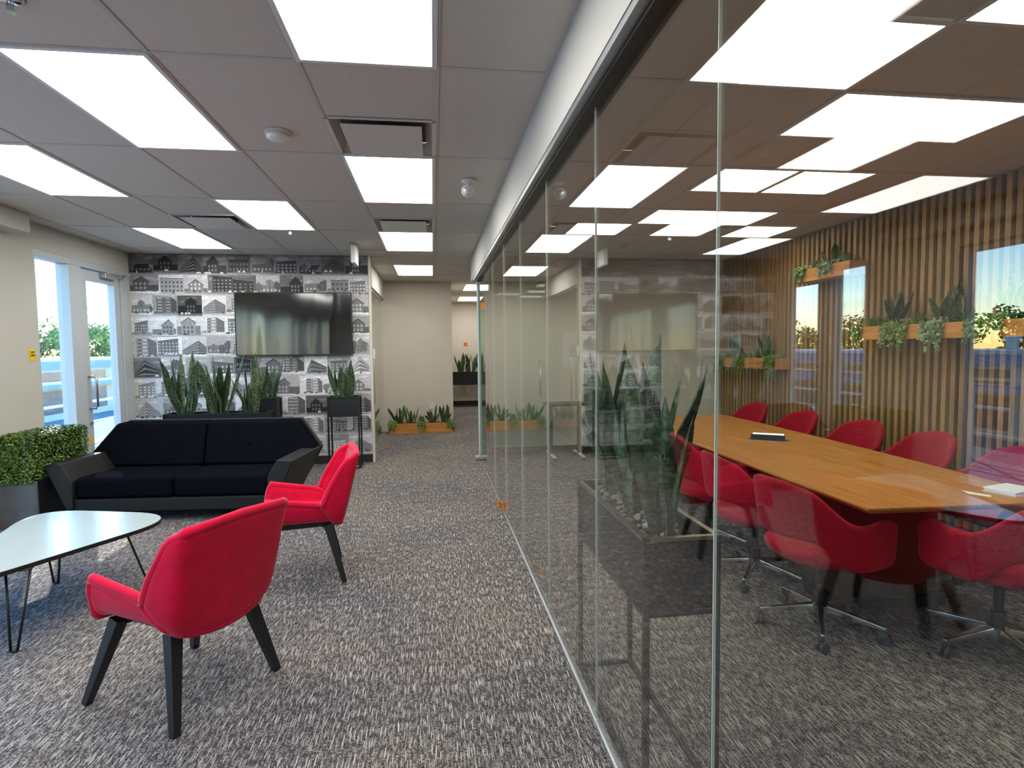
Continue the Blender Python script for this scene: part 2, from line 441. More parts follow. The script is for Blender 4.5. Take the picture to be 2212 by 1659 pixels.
M = dict(
    carpet=carpet('grey streaked carpet'),
    tile=mat('ceiling tile', (216, 209, 199), 0.95, var=0.015, scale=30, spec=0.1),
    tbar=mat('white grid bar', (204, 200, 195), 0.6, spec=0.3),
    lamp=emit('lobby light diffuser', (1.0, 0.975, 0.93), PANEL_LOBBY),
    lampw=emit('warm light diffuser', (1.0, 0.97, 0.86), PANEL_CONF),
    lampframe=mat('white lamp frame', (235, 235, 232), 0.5),
    cream=mat('cream wall paint', (222, 213, 198), 0.85, var=0.015, scale=3, spec=0.2),
    greywall=mat('warm grey wall paint', (200, 198, 188), 0.85, var=0.015, scale=3, spec=0.2),
    white=mat('white plastic', (232, 231, 226), 0.45),
    soffit=mat('off white soffit paint', (214, 212, 204), 0.8, spec=0.2),
    alu=mat('clear anodised aluminium', (186, 190, 192), 0.35, 0.75, var=0.02, bump=0.05, bscale=400),
    alublue=mat('pale grey painted frame', (196, 203, 206), 0.45, 0.1),
    darktrim=mat('dark bronze track', (44, 42, 40), 0.4, 0.4),
    black=mat('black powder coat', (26, 27, 29), 0.45, 0.2, bump=0.08, bscale=500),
    rim=mat('brushed metal rim', (128, 118, 100), 0.35, 0.8),
    baseb=mat('black rubber baseboard', (38, 37, 38), 0.6),
    glass=glass('clear partition glass', (0.94, 0.957, 0.942), 0.042),
    gglass=glass('green tinted door glass', (0.84, 0.925, 0.885), 0.05),
    wglass=glass('window glass', (0.93, 0.955, 0.96), 0.04),
    edge=mat('polished glass edge', (186, 208, 204), 0.15, 0.0, coat=0.5),
    seal=mat('clear silicone joint', (198, 204, 196), 0.2, spec=0.7),
    printm=printed('photo print wallpaper'),
    tvbody=mat('black tv plastic', (14, 14, 15), 0.4),
    redv=mat('red wool velvet', (208, 8, 56), 0.85, var=0.12, scale=9, bump=0.25, bscale=420, sheen=0.2, spec=0.2),
    redw=mat('crimson woven wool', (164, 22, 42), 0.9, var=0.16, scale=90, bump=0.5, bscale=350, sheen=0.12, spec=0.15),
    ebony=mat('black stained ash', (24, 24, 25), 0.45, var=0.15, scale=20, stretch=(8, 8, 1)),
    sofa=mat('black velvet upholstery', (18, 19, 25), 0.9, var=0.12, scale=14, bump=0.25, bscale=400, sheen=0.0, spec=0.0),
    sofab=mat('black sofa side fabric', (24, 25, 25), 0.55, var=0.1, scale=14, bump=0.2, bscale=400, spec=0.35),
    laminate=mat('white laminate top', (178, 190, 186), 0.16, var=0.01, spec=0.6),
    bedge=mat('black edge band', (20, 20, 21), 0.5),
    chrome=mat('polished chrome', (210, 214, 216), 0.12, 1.0),
    wheel=mat('dark grey caster', (52, 54, 56), 0.5),
    oak=wood('oak veneer table top', (164, 104, 46), (206, 144, 76), 'Y', 16, 0.32, stretchf=16),
    dwood=wood('dark brown panel', (42, 22, 16), (62, 34, 22), 'Z', 12, 0.5),
    slat=wood('oak slat', (142, 108, 68), (184, 146, 100), 'Z', 14, 0.55, objrand=0.16),
    slatback=mat('dark felt backing', (40, 30, 22), 0.95),
    pine=wood('pine planter board', (188, 120, 52), (222, 158, 84), 'X', 14, 0.6),
    piney=wood('pine planter board long', (188, 120, 52), (222, 158, 84), 'Y', 14, 0.6),
    soil=mat('dark potting soil', (34, 27, 22), 0.95, var=0.3, scale=60, bump=0.8, bscale=120),
    stone=mat('grey pebble', (128, 126, 122), 0.45, var=0.25, scale=9, objrand=0.4),
    slate=mat('grey stone planter', (96, 101, 106), 0.8, var=0.18, scale=7, bump=0.6, bscale=14),
    snake=leafmat('snake plant leaf', (38, 58, 38), (92, 112, 78), None),
    snakee=leafmat('yellow edged snake leaf', (40, 62, 36), (78, 104, 64), (176, 170, 96)),
    hedge=foliage('boxwood leaf', (34, 62, 18), (104, 136, 46), 0.38),
    trail=foliage('trailing leaf', (52, 92, 30), (138, 170, 74)),
    trailg=foliage('grey green trailing leaf', (72, 104, 74), (150, 176, 130)),
    fern=foliage('grass fern blade', (58, 92, 34), (140, 162, 70)),
    hedgein=mat('dark hedge core', (20, 32, 12), 0.95),
    yellow=mat('yellow sticky note', (236, 205, 40), 0.7),
    ink=mat('dark ink', (60, 50, 20), 0.7),
    orange=mat('orange vinyl sticker', (232, 140, 48), 0.5),
    redsign=mat('orange red wall sign', (214, 110, 66), 0.5),
    steel=mat('brushed steel handle', (190, 192, 192), 0.3, 1.0),
    paper=mat('white paper', (240, 240, 236), 0.7),
    lens=mat('clear lamp lens', (222, 222, 216), 0.1, 0.3),
    ventd=mat('grey vent metal', (222, 219, 214), 0.5, 0.1),
    ventin=mat('dark vent throat', (110, 106, 102), 0.8),
)

# ------------------------------------------------------------------ main dimensions (metres)
CE = 2.787                      # ceiling height
XL, XG, XS, XW = -3.80, 0.632, 0.563, 4.30
YA, YC, YCONF, YFAR = 7.985, 10.95, 8.15, 15.85
YB = -4.2                       # wall behind the camera
C0, TW, TD, R0 = 0.0438, 0.61, 1.22, 2.707

# ------------------------------------------------------------------ floor
struct('floor', MB().poly([(-4.05, YB - .2, 0), (4.6, YB - .2, 0), (4.6, 16.1, 0), (-4.05, 16.1, 0)]), M['carpet'])

# ------------------------------------------------------------------ ceiling: grid, tiles, lamps, vents
ceiling = struct('ceiling', MB().box(-4.05, 4.6, YB - .2, 16.1, CE + .12, CE + .22), M['soffit'])
def cut(a, b, edges):
    e = [a] + [x for x in edges if a + .03 < x < b - .03] + [b]
    return list(zip(e[:-1], e[1:]))
tile_cache = {}
def tile(x0, x1, y0, y1):
    k = (round(x1 - x0, 3), round(y1 - y0, 3))
    if k not in tile_cache:
        g = 0.009
        tile_cache[k] = MB().box(-k[0] / 2 + g, k[0] / 2 - g, -k[1] / 2 + g, k[1] / 2 - g, 0, .015).mesh('ceiling_tile', M['tile'])
    o = link(bpy.data.objects.new('ceiling_tile', tile_cache[k]), ceiling)
    o.location = ((x0 + x1) / 2, (y0 + y1) / 2, CE + .004)
def lay(x0, x1, y0, y1, xe, ye, holes):
    bars = MB()
    for a, b in cut(x0, x1, xe):
        for c, d in cut(y0, y1, ye):
            segs = [(c, d)]
            for (hx0, hx1, hy0, hy1) in holes:
                if abs(hx0 - a) < .06 and abs(hx1 - b) < .06:
                    out = []
                    for s0, s1 in segs:
                        if hy0 > s1 - .02 or hy1 < s0 + .02: out.append((s0, s1)); continue
                        if hy0 > s0 + .02: out.append((s0, hy0))
                        if hy1 < s1 - .02: out.append((hy1, s1))
                    segs = out
            for s0, s1 in segs: tile(a, b, s0, s1)
            if d < y1 - .03: bars.box(a, b, d - .012, d + .012, CE, CE + .006)
        if b < x1 - .03: bars.box(b - .012, b + .012, y0, y1, CE - .001, CE + .006)
    for q in ((x0, x0 + .018, y0, y1), (x1 - .018, x1, y0, y1), (x0, x1, y0, y0 + .018), (x0, x1, y1 - .018, y1)):
        bars.box(*q, CE - .001, CE + .006)
    obj('grid_bars', bars, M['tbar'], ceiling)

XE = [C0 + TW * k for k in range(-8, 9)]
YE = [R0 + TD * k for k in range(-7, 13)]
def cell(col, row): return (C0 + TW * (col - 1), C0 + TW * col, R0 + TD * row, R0 + TD * (row + 1))
LOBBY = [  # column, row, label
    (0, -1, 'large white LED ceiling panel at the top edge, nearest above the aisle'),
    (0, 1, 'white LED ceiling panel beyond the large square vent above the aisle'),
    (0, 3, 'white LED ceiling panel beyond the small square vent above the aisle'),
    (0, 5, 'small far white LED ceiling panel in front of the cream end wall'),
    (-2, 0, 'large white LED ceiling panel above the near red armchair'),
    (-2, 2, 'white LED ceiling panel above the two seat black sofa'),
    (-4, 1, 'white LED ceiling panel cut by the left edge, above the coffee table'),
    (-4, 3, 'white LED ceiling panel beside the wall vent, nearest the glass door'),
    (0, -3, 'white LED ceiling panel behind the camera above the aisle'),
    (-2, -2, 'white LED ceiling panel behind the camera, in line with the red armchair'),
    (-4, -1, 'white LED ceiling panel near the windows, seen as a reflection in the glass'),
    (-2, -4, 'white LED ceiling panel farthest behind the camera'),
]
def lamp(x0, x1, y0, y1, label, m, group=None):
    t = thing('ceiling_light', label, 'ceiling light', ((x0 + x1) / 2, (y0 + y1) / 2, CE), 0, group)
    a, b = (x1 - x0) / 2, (y1 - y0) / 2
    fr = MB(); w = .022
    for q in ((-a, a, -b, -b + w), (-a, a, b - w, b), (-a, -a + w, -b + w, b - w), (a - w, a, -b + w, b - w)):
        fr.box(*q, -.006, .03)
    obj('frame', fr, M['lampframe'], t)
    obj('diffuser', MB().poly([(-a + w, -b + w, -.001), (-a + w, b - w, -.001), (a - w, b - w, -.001), (a - w, -b + w, -.001)]), m, t)
    return t
def vent(x0, x1, y0, y1, label):
    t = thing('air_diffuser', label, 'air vent', ((x0 + x1) / 2, (y0 + y1) / 2, CE), 0)
    a = .295
    ring = MB()
    ring.loft([[(-a, -a, 0), (a, -a, 0), (a, a, 0), (-a, a, 0)], [(-a + .05, -a + .05, .07), (a - .05, -a + .05, .07), (a - .05, a - .05, .07), (-a + .05, a - .05, .07)]], cap=False)
    obj('flared_frame', ring, M['ventd'], t)
    obj('throat', MB().poly([(-a + .05, -a + .05, .071), (-a + .05, a - .05, .071), (a - .05, a - .05, .071), (a - .05, -a + .05, .071)]), M['ventin'], t)
    obj('border', MB().box(-a - .01, a + .01, -a - .01, -a + .012, -.002, .004).box(-a - .01, a + .01, a - .012, a + .01, -.002, .004)
        .box(-a - .01, -a + .012, -a, a, -.002, .004).box(a - .012, a + .01, -a, a, -.002, .004), M['ventd'], t)
    obj('centre_plate', MB().box(-.225, .225, -.245, .245, -.016, -.008), M['ventd'], t, bevel=.004)
    st = MB()
    for sx in (-.16, .16):
        for sy in (-.16, .16): obj('plate_hanger', MB().box(sx - .006, sx + .006, sy - .006, sy + .006, -.009, .07), M['ventin'], t)
    return t
holes = []
for c, r, lb in LOBBY:
    q = cell(c, r); holes.append(q); lamp(*q, lb, M['lamp'])
for c, y1, lb in ((0, R0 + TD, 'large square air vent with a white drop plate, nearest the camera'),
                  (0, R0 + 3 * TD, 'smaller square air vent with a cream plate, farther down the aisle'),
                  (-3, R0 + 3 * TD, 'square air vent between the two light panels over the sofa')):
    q = (C0 + TW * (c - 1), C0 + TW * c, y1 - .61, y1); holes.append(q); vent(*q, lb)
lay(XL, XS, YB, YA, XE, YE, holes)
lay(-.95, XS, YA + .12, YC, XE, YE, holes)
lay(-.83, XS, YA, YA + .12, XE, [], [])
lay(XL, -.95, YA + .12, YC, XE, YE, [(-2.396, -1.786, 8.807, 10.027)])
hallh = []
for y0, lb in ((11.3, 'ceiling panel in the back corridor, the nearer of two'), (13.95, 'ceiling panel in the back corridor, the farther of two')):
    q = (C0 + TW, C0 + 2 * TW, y0, y0 + 1.22); hallh.append(q); lamp(*q, lb, M['lamp'])
q = (-2.396, -1.786, 8.807, 10.027); lamp(*q, 'ceiling panel inside the glass fronted office', M['lamp'])
lay(XS, 2.2, YCONF + .12, YC, XE, YE, [])
lay(.37, 2.2, YC, YFAR, XE, [11.3, 12.52, 13.24, 13.95, 15.17], hallh)
# conference room
CXE = [1.46 + .613 * k for k in range(-2, 6)]
CYE = [R0 + TD * k for k in range(-4, 6)]
def ccell(i, y0): return (1.46 + .613 * i, 1.46 + .613 * (i + 1), y0, y0 + .61)
CONF = [(0, R0 - .61, 'square warm ceiling panel over the near left of the conference table'),
        (1, R0, 'square warm ceiling panel, left of the nearest conference pair'),
        (2, R0, 'square warm ceiling panel, right of the nearest conference pair'),
        (1, R0 + TD, 'square warm ceiling panel, left of the middle conference pair'),
        (2, R0 + TD, 'square warm ceiling panel, right of the middle conference pair'),
        (1, R0 + 2 * TD, 'square warm ceiling panel, left of the far conference pair'),
        (2, R0 + 2 * TD, 'square warm ceiling panel, right of the far conference pair'),
        (3, R0 + 2 * TD + .61, 'single square warm ceiling panel beside the slatted wall'),
        (0, R0 + 2 * TD + .61, 'single square warm ceiling panel by the far end of the glass wall'),
        (1, R0 - TD, 'square warm ceiling panel out of frame over the table head, left'),
        (2, R0 - TD, 'square warm ceiling panel out of frame over the table head, right')]
ch = []
for i, y0, lb in CONF:
    q = ccell(i, y0); ch.append(q); lamp(*q, lb, M['lampw'])
lay(XG + .07, XW, -.75, YCONF, CXE, CYE, ch)

# ------------------------------------------------------------------ walls
wl_ = MB()
OPEN = [(6.2, 7.95, 0.0, 2.54)] + [(a, b, .10, 2.46) for a, b in ((3.25, 5.02), (1.2, 2.95), (-.85, .9), (-2.9, -1.15))]
ys = sorted([YB - .2, 16.1] + [v for o_ in OPEN for v in o_[:2]])
for a, b in zip(ys[:-1], ys[1:]):
    hit = [o_ for o_ in OPEN if abs(o_[0] - a) < 1e-6]
    if hit:
        z0, z1 = hit[0][2:]
        if z0 > 0: wl_.box(XL - .22, XL, a, b, 0, z0)
        wl_.box(XL - .22, XL, a, b, z1, CE + .1)
    else: wl_.box(XL - .22, XL, a, b, 0, CE + .1)
struct('wall_left', wl_, M['greywall'])
accent = struct('wall_back', MB().box(XL, -.83, YA, YA + .12, 0, CE + .1), M['greywall'])
obj('end_cap', MB().box(-.83, -.805, YA - .012, YA + .13, .0, CE), M['cream'], accent)
struct('wall_corridor', MB().box(XL, .37, YC, YC + .12, 0, CE + .1), M['cream'])
struct('wall_corridor_side', MB().box(.25, .37, YC + .12, YFAR, 0, CE + .1), M['cream'])
struct('wall_corridor_end', MB().box(.0, 2.4, YFAR, YFAR + .12, 0, CE + .1), M['cream'])
struct('wall_corridor_right', MB().box(2.2, 2.32, YCONF + .12, YFAR, 0, CE + .1), M['cream'])
struct('wall_conference_end', MB().box(.80, XW + .2, YCONF, YCONF + .12, 0, CE + .1), M['cream'])
struct('wall_conference_near', MB().box(XG + .1, XW + .2, -.87, -.75, 0, CE + .1), M['cream'])
struct('wall_behind_camera', MB().box(XL - .2, XG + .3, YB - .12, YB, 0, CE + .1), M['cream'])
struct('wall_behind_camera_side', MB().box(XG - .02, XG + .1, YB, -.75, 0, CE + .1), M['cream'])
# slatted wall
wr = struct('wall_right', MB().box(XW, XW + .2, -.87, YCONF + .12, 0, CE + .1), M['slatback'])
sl = MB().box(-.045, 0, -.0215, .0215, 0.02, CE - .01).mesh('slat', M['slat'])
y = YCONF - .03
while y > .3:
    o = link(bpy.data.objects.new('slat', sl), wr); o.location = (XW, y, 0); y -= .083
# baseboards
for nm, q in (('baseboard_back', (XL, -.83, YA - .012, YA)), ('baseboard_corridor', (-.83, .37, YC - .012, YC)), ('baseboard_corridor_end', (.37, 2.2, YFAR - .012, YFAR)),
              ('baseboard_conference', (.80, XW - .05, YCONF - .012, YCONF)), ('baseboard_corridor_side', (.37, .382, YC, YFAR)), ('baseboard_left', (XL, XL + .012, 5.02, 6.2))):
    struct(nm, MB().box(*q, 0, .11), M['baseb'])
# bulkhead along the left wall (blind cassette)
struct('trim_1', MB().box(XL, XL + .20, YB, 5.86, CE - .17, CE - .002), M['soffit'], bevel=.004)

# soffit and track above the glass
struct('trim_2', MB().box(XS, XG + .075, -.75, YCONF, 2.475, CE + .08).box(XS, XS + .03, YCONF, YCONF + .16, 2.475, CE + .05), M['soffit'])
tr = struct('trim_3', MB().box(XS + .004, XS + .036, -.75, 7.94, 2.448, 2.475), M['alu'])
obj('track_channel', MB().box(XS + .036, XG + .04, -.75, 7.94, 2.43, 2.475), M['darktrim'], tr)
obj('floor_channel', MB().box(XG - .011, XG + .011, -.75, 6.965, 0, .012), M['alu'], tr)

# ------------------------------------------------------------------ glass partition
gw = struct('wall_glass')
def pane(name, x0, x1, y0, y1, z0, z1, parent, m='glass', thin='x'):
    b = MB().box(x0, x1, y0, y1, z0, z1)
    # faces order: bottom, top, -y, +x, +y, -x
    big = ((3, 5) if thin == 'x' else (2, 4)) if name != 'glass_pane' else (2, 3, 4, 5)
    b.mi = [0 if k in big else 1 for k in range(6)]
    return obj(name, b, [M[m], M['edge']], parent)
JO = [1.22 + .965 * k for k in range(-2, 6)]
JO[-1] = 6.045
ends = [-.74] + JO + [6.965]
for a, b in zip(ends[:-1], ends[1:]):
    pane('glass_pane', XG - .0035, XG + .0035, a, b, .012, 2.44, gw)
for j in JO:
    obj('glass_joint', MB().box(XG - .0037, XG + .0037, j - .0012, j + .0012, .012, 2.44), M['seal'], gw)
pane('glass_pane', XG + .012, .80, YCONF - .06, YCONF - .05, .0, 2.44, gw, thin='y')
# swung open door leaf
d2 = struct('door_2')
pane('glass_leaf', XG - .005, 1.545, 7.845, 7.857, .055, 2.435, d2, 'gglass', thin='y')
obj('pivot_fitting', MB().box(XG - .075, XG + .085, 7.822, 7.88, .008, .055), M['alu'], d2, bevel=.004)
obj('jamb_post', MB().box(XG - .022, XG + .022, 7.862, 7.905, .0, 2.45), M['alublue'], d2, bevel=.003)
obj('top_fitting', MB().box(XG - .03, XG + .085, 7.83, 7.872, 2.39, 2.45), M['alu'], d2, bevel=.004)
hb = MB()
for yy in (7.80, 7.90): hb.tube([(1.47, yy, .85), (1.47, yy, 1.35)], .011)
for zz in (.95, 1.25): hb.tube([(1.47, 7.80, zz), (1.47, 7.90, zz)], .007)
obj('pull_handle', hb, M['steel'], d2, smooth=True)

# glass fronted office on the left of the corridor
og = struct('wall_office_glass')
for a, b in ((YA + .13, 9.0), (9.003, 9.95), (9.953, YC - .004)):
    pane('glass_pane', -.915, -.905, a, b, .01, 2.46, og)
obj('header', MB().box(-.95, -.87, YA + .12, YC, 2.46, CE + .05), M['soffit'], og)
obj('track', MB().box(-.93, -.89, YA + .12, YC, 2.435, 2.46), M['alu'], og)
obj('floor_channel', MB().box(-.92, -.90, YA + .13, YC, 0, .012), M['alu'], og)
hb = MB()
for xx in (-.87, -.95): hb.tube([(xx, 8.75, .72), (xx, 8.75, 1.38)], .012)
for zz in (.85, 1.22): hb.tube([(-.87, 8.75, zz), (-.95, 8.75, zz)], .007)
obj('pull_handle', hb, M['steel'], og, smooth=True)
fr = thing('picture_frame', 'pale framed picture inside the glass fronted office', 'picture', (-1.5, YC - .02, 1.5))
obj('frame', MB().box(-.3, .3, 0, .018, -.38, -.35).box(-.3, .3, 0, .018, .35, .38).box(-.3, -.27, 0, .018, -.35, .35).box(.27, .3, 0, .018, -.35, .35), M['alublue'], fr)
obj('mat_board', MB().box(-.27, .27, .008, .016, -.35, .35), M['paper'], fr)
obj('print', MB().box(-.12, .12, .005, .008, -.16, .12), M['greywall'], fr)

# ------------------------------------------------------------------ left windows and balcony door
def window(n, y0, y1, z0, z1, mull=()):
    w = struct('window_%d' % n)
    x0, x1 = XL - .16, XL - .06
    f = MB().box(x0, x1, y0, y1, z0, z0 + .06).box(x0, x1, y0, y1, z1 - .06, z1).box(x0, x1, y0, y0 + .06, z0 + .06, z1 - .06).box(x0, x1, y1 - .06, y1, z0 + .06, z1 - .06)
    obj('window_frame', f, M['alublue'], w, bevel=.004)
    e = [y0 + .06] + list(mull) + [y1 - .06]
    for mm in mull: obj('mullion', MB().box(x0, x1, mm - .03, mm + .03, z0 + .06, z1 - .06), M['alublue'], w, bevel=.004)
    for a, b in zip(e[:-1], e[1:]):
        pane('window_pane', x0 + .045, x0 + .053, a, b, z0 + .05, z1 - .05, w, 'wglass')
    return w
for k, (a, b, z0, z1) in enumerate(OPEN[1:]): window(k + 1, a, b, z0, z1, ((a + b) / 2,) if k else ())
# sidelight and door share one aluminium storefront frame
d1 = struct('door_1')
x0, x1 = XL - .13, XL + .0
f = MB().box(x0, x1, 6.2, 6.745, .0, .08).box(x0, x1, 6.2, 7.95, 2.47, 2.54).box(x0, x1, 6.2, 6.225, .08, 2.47).box(x0, x1, 6.745, 6.965, 0, 2.47).box(x0, x1, 7.78, 7.95, 0, 2.47)
obj('storefront_frame', f, M['alublue'], d1, bevel=.004)
pane('sidelight_pane', x0 + .05, x0 + .058, 6.22, 6.75, .07, 2.48, d1, 'wglass')
lf = obj('door_leaf', MB().box(x0 + .03, x1 - .02, 6.97, 7.085, .01, 2.455).box(x0 + .03, x1 - .02, 7.66, 7.775, .01, 2.455)
         .box(x0 + .03, x1 - .02, 7.085, 7.66, .01, .26).box(x0 + .03, x1 - .02, 7.085, 7.66, 2.345, 2.455), M['alublue'], d1, bevel=.003)
pane('door_pane', x0 + .06, x0 + .068, 7.08, 7.665, .25, 2.35, lf, 'wglass')
hb = MB().tube([(XL - .02, 7.03, .90), (XL + .045, 7.03, .90), (XL + .065, 7.03, .93), (XL + .065, 7.03, 1.23), (XL + .045, 7.03, 1.26), (XL - .02, 7.03, 1.26)], .012, 10)
obj('pull_handle', hb, M['steel'], lf, smooth=True)
obj('lock_cylinder', MB().lathe([(.0, XL - .02), (.016, XL - .02), (.016, XL + .004), (0, XL + .004)], 12, 7.03, .74, axis='x'), M['steel'], lf)
cl = obj('door_closer', MB().box(XL - .02, XL + .05, 7.35, 7.62, 2.40, 2.455), M['alu'], d1, bevel=.006)
obj('closer_arm', MB().bar((XL + .03, 7.45, 2.465), (XL + .13, 7.72, 2.475), .018).bar((XL + .13, 7.72, 2.475), (XL - .02, 7.88, 2.475), .018), M['alu'], cl)
tag(obj('door_sticker', MB().box(XL - .02, XL - .0175, 6.985, 7.045, .50, .60), M['yellow']), 'yellow sticker low on the glass balcony door stile', 'sticker')
nt = thing('sticky_note', 'yellow sticky note with scribbled lines on the wall beside the sidelight', 'note', (XL + .0, 6.10, 1.51))
obj('sheet', MB().poly([(.002, -.045, -.06), (.004, .04, -.055), (.012, .045, -.01), (.003, .045, .055), (.002, -.05, .055)]), M['yellow'], nt, solid=.001)
ln = MB()
for k, zz in enumerate((.03, .0)): ln.box(.0135 - k * .001, .0145, -.03, .025, zz - .004, zz + .004)
obj('scribble', ln, M['ink'], nt)

# ------------------------------------------------------------------ photograph wallpaper
rng = random.Random(11)
def g3(v): v = max(.0, min(1, v)); v = lin((v * 255,) * 3)[0]; return (v, v, v * 1.01)
def photo(x0, z0, w, h, dark):
    b = MB(); lay_ = [0]
    def P(pts, tone):
        lay_[0] += 1
        yy = -.0012 - .00004 * lay_[0]
        b.poly([(min(max(px, 0), 1) * w, yy, min(max(pz, 0), 1) * h) for px, pz in pts], 0, g3(tone if dark else .16 + .84 * tone))
    lo = .30 if dark else .0
    sky = rng.uniform(.28, .5) if dark else rng.uniform(.52, .95)
    P([(0, 0), (1, 0), (1, 1), (0, 1)], sky)
    for _ in range(rng.randint(1, 3)):
        cx, cz, cw = rng.random(), rng.uniform(.65, .95), rng.uniform(.15, .4)
        P([(cx - cw, cz), (cx, cz - .06), (cx + cw, cz), (cx + cw * .3, cz + .08)], min(.97, sky + .12))
    hz = rng.uniform(.08, .24)
    kind = rng.choice('aaabbccdde')
    for _ in range(rng.randint(3, 6)):                # distant tree line
        cx, rr = rng.random(), rng.uniform(.05, .14)
        P([(cx + rr * 1.3 * rng.uniform(.7, 1.2) * math.cos(k * .785), hz + rr * rng.uniform(.5, 1.6) * max(-.2, math.sin(k * .785))) for k in range(8)], sky - rng.uniform(.15, .35))
    fac = rng.uniform(.25, .45) if dark else rng.uniform(.34, .88)
    if abs(fac - sky) < .15: fac = sky - .28
    win = fac - .3 if fac > .5 else fac + .35
    if kind == 'a':                                   # corner block in perspective with bands
        cx, top = rng.uniform(.3, .7), rng.uniform(.72, .95)
        l, r = rng.uniform(-.05, .1), rng.uniform(.9, 1.05)
        lz, rz = hz + rng.uniform(.15, .3), hz + rng.uniform(.2, .4)
        P([(l, hz), (cx, hz - .06), (cx, top), (l, lz)], fac)
        P([(cx, hz - .06), (r, hz), (r, rz), (cx, top)], fac * .78)
        n = rng.randint(3, 6)
        for k in range(n):
            t0, t1 = (k + .35) / n, (k + .75) / n
            q = lambda t, za, zb: za + (zb - za) * t
            P([(l, q(t0, hz, lz)), (cx, q(t0, hz - .06, top)), (cx, q(t1, hz - .06, top)), (l, q(t1, hz, lz))], win)
            P([(cx, q(t0, hz - .06, top)), (r, q(t0, hz, rz)), (r, q(t1, hz, rz)), (cx, q(t1, hz - .06, top))], win * .85)
    elif kind == 'b':                                 # flat facade with a grid of windows
        l, r, top = rng.uniform(0, .2), rng.uniform(.8, 1), rng.uniform(.65, .9)
        sk = rng.uniform(-.12, .12)
        P([(l, hz), (r, hz), (r, top + sk), (l, top - sk)], fac)
        P([(l - .02, top - sk), (r + .02, top + sk), (r + .02, top + sk + .03), (l - .02, top - sk + .03)], fac * .5)
        nc, nr = rng.randint(4, 7), rng.randint(2, 4)
        for i in range(nc):
            for j in range(nr):
                a = l + (r - l) * (i + .25) / nc; c = a + (r - l) * .5 / nc
                za = hz + (top - .08 - hz) * (j + .25) / nr; zb = za + (top - .08 - hz) * .5 / nr
                P([(a, za), (c, za), (c, zb), (a, zb)], win + rng.uniform(-.06, .06))
    elif kind == 'c':                                 # gabled house with a side wing
        cx, top = rng.uniform(.3, .7), rng.uniform(.7, .9)
        l, r = cx - rng.uniform(.2, .32), cx + rng.uniform(.2, .32)
        e = top - rng.uniform(.18, .3)
        P([(0.02, hz), (.98, hz), (.98, e - .12), (.02, e - .16)], fac * .8)
        P([(l, hz), (r, hz), (r, e), (cx, top), (l, e)], fac)
        P([(l - .03, e - .02), (cx, top), (r + .03, e - .02), (r + .03, e + .03), (cx, top + .05), (l - .03, e + .03)], fac * .4)
        for i in range(3):
            a = l + (r - l) * (.14 + .27 * i)
            for j in range(2): P([(a, hz + .08 + .2 * j), (a + .07, hz + .08 + .2 * j), (a + .07, hz + .2 + .2 * j), (a, hz + .2 + .2 * j)], win)
    elif kind == 'd':                                 # low building behind trees
        P([(.05, hz), (.95, hz), (.95, hz + .42), (.05, hz + .36)], fac)
        for i in range(5): P([(.12 + .16 * i, hz + .08), (.2 + .16 * i, hz + .08), (.2 + .16 * i, hz + .18), (.12 + .16 * i, hz + .18)], win)
        for _ in range(rng.randint(2, 4)):
            cx, cz, rr = rng.random(), hz + rng.uniform(.2, .5), rng.uniform(.1, .2)
            P([(cx + rr * rng.uniform(.7, 1.2) * math.cos(k * .524), cz + rr * rng.uniform(.8, 1.5) * math.sin(k * .524)) for k in range(12)], rng.uniform(.25, .5))
            P([(cx - .012, hz), (cx + .012, hz), (cx + .012, cz), (cx - .012, cz)], .2)
    else:                                             # tower with balconies
        l, r, top = rng.uniform(.1, .3), rng.uniform(.6, .85), rng.uniform(.85, .99)
        P([(l, hz), (r, hz), (r, top), (l, top - .05)], fac)
        P([(r, hz), (.97, hz), (.97, top - .2), (r, top)], fac * .6)
        for j in range(5):
            z = hz + (top - hz) * (j + .3) / 5
            P([(l + .05, z), (l + .22, z), (l + .22, z + .06), (l + .05, z + .06)], win)
            P([(r - .22, z), (r - .04, z), (r - .04, z + .05), (r - .22, z + .05)], min(.97, fac + .3))
    gr = rng.uniform(.35, .5) if dark else rng.choice([rng.uniform(.45, .6), rng.uniform(.8, .95)])
    P([(0, 0), (1, 0), (1, hz + rng.uniform(-.05, .03)), (.5, hz + rng.uniform(-.03, .03)), (0, hz + rng.uniform(-.05, .03))], gr)
    P([(0, .0), (1, .0), (1, hz * .35), (0, hz * .55)], gr - .15 if gr > .6 else gr + .2)
    for _ in range(rng.randint(1, 4)):
        cx = rng.uniform(.05, .95); s = rng.uniform(.03, .08)
        P([(cx - s, hz - .03), (cx + s, hz - .03), (cx + s * .8, hz + .05), (cx - s * .7, hz + .06)], rng.uniform(.15, .35) if gr > .5 else .85)
    o = obj('photo_print', b, M['printm'], accent)
    o.location = (x0, YA, z0)
nc, nr = 10, 10
pw, ph = (-.835 - XL) / nc, .2655
for r in range(nr):
    z1 = CE - .004 - r * ph
    xs_ = [XL + pw * k for k in range(nc + 1)]
    sh = rng.uniform(-.06, .06)
    xs_ = [xs_[0]] + [x + sh for x in xs_[1:-1]] + [xs_[-1]]
    for k in range(nc):
        photo(xs_[k], max(z1 - ph, .11), xs_[k + 1] - xs_[k], z1 - max(z1 - ph, .11), dark=(r == 0 or rng.random() < .12))

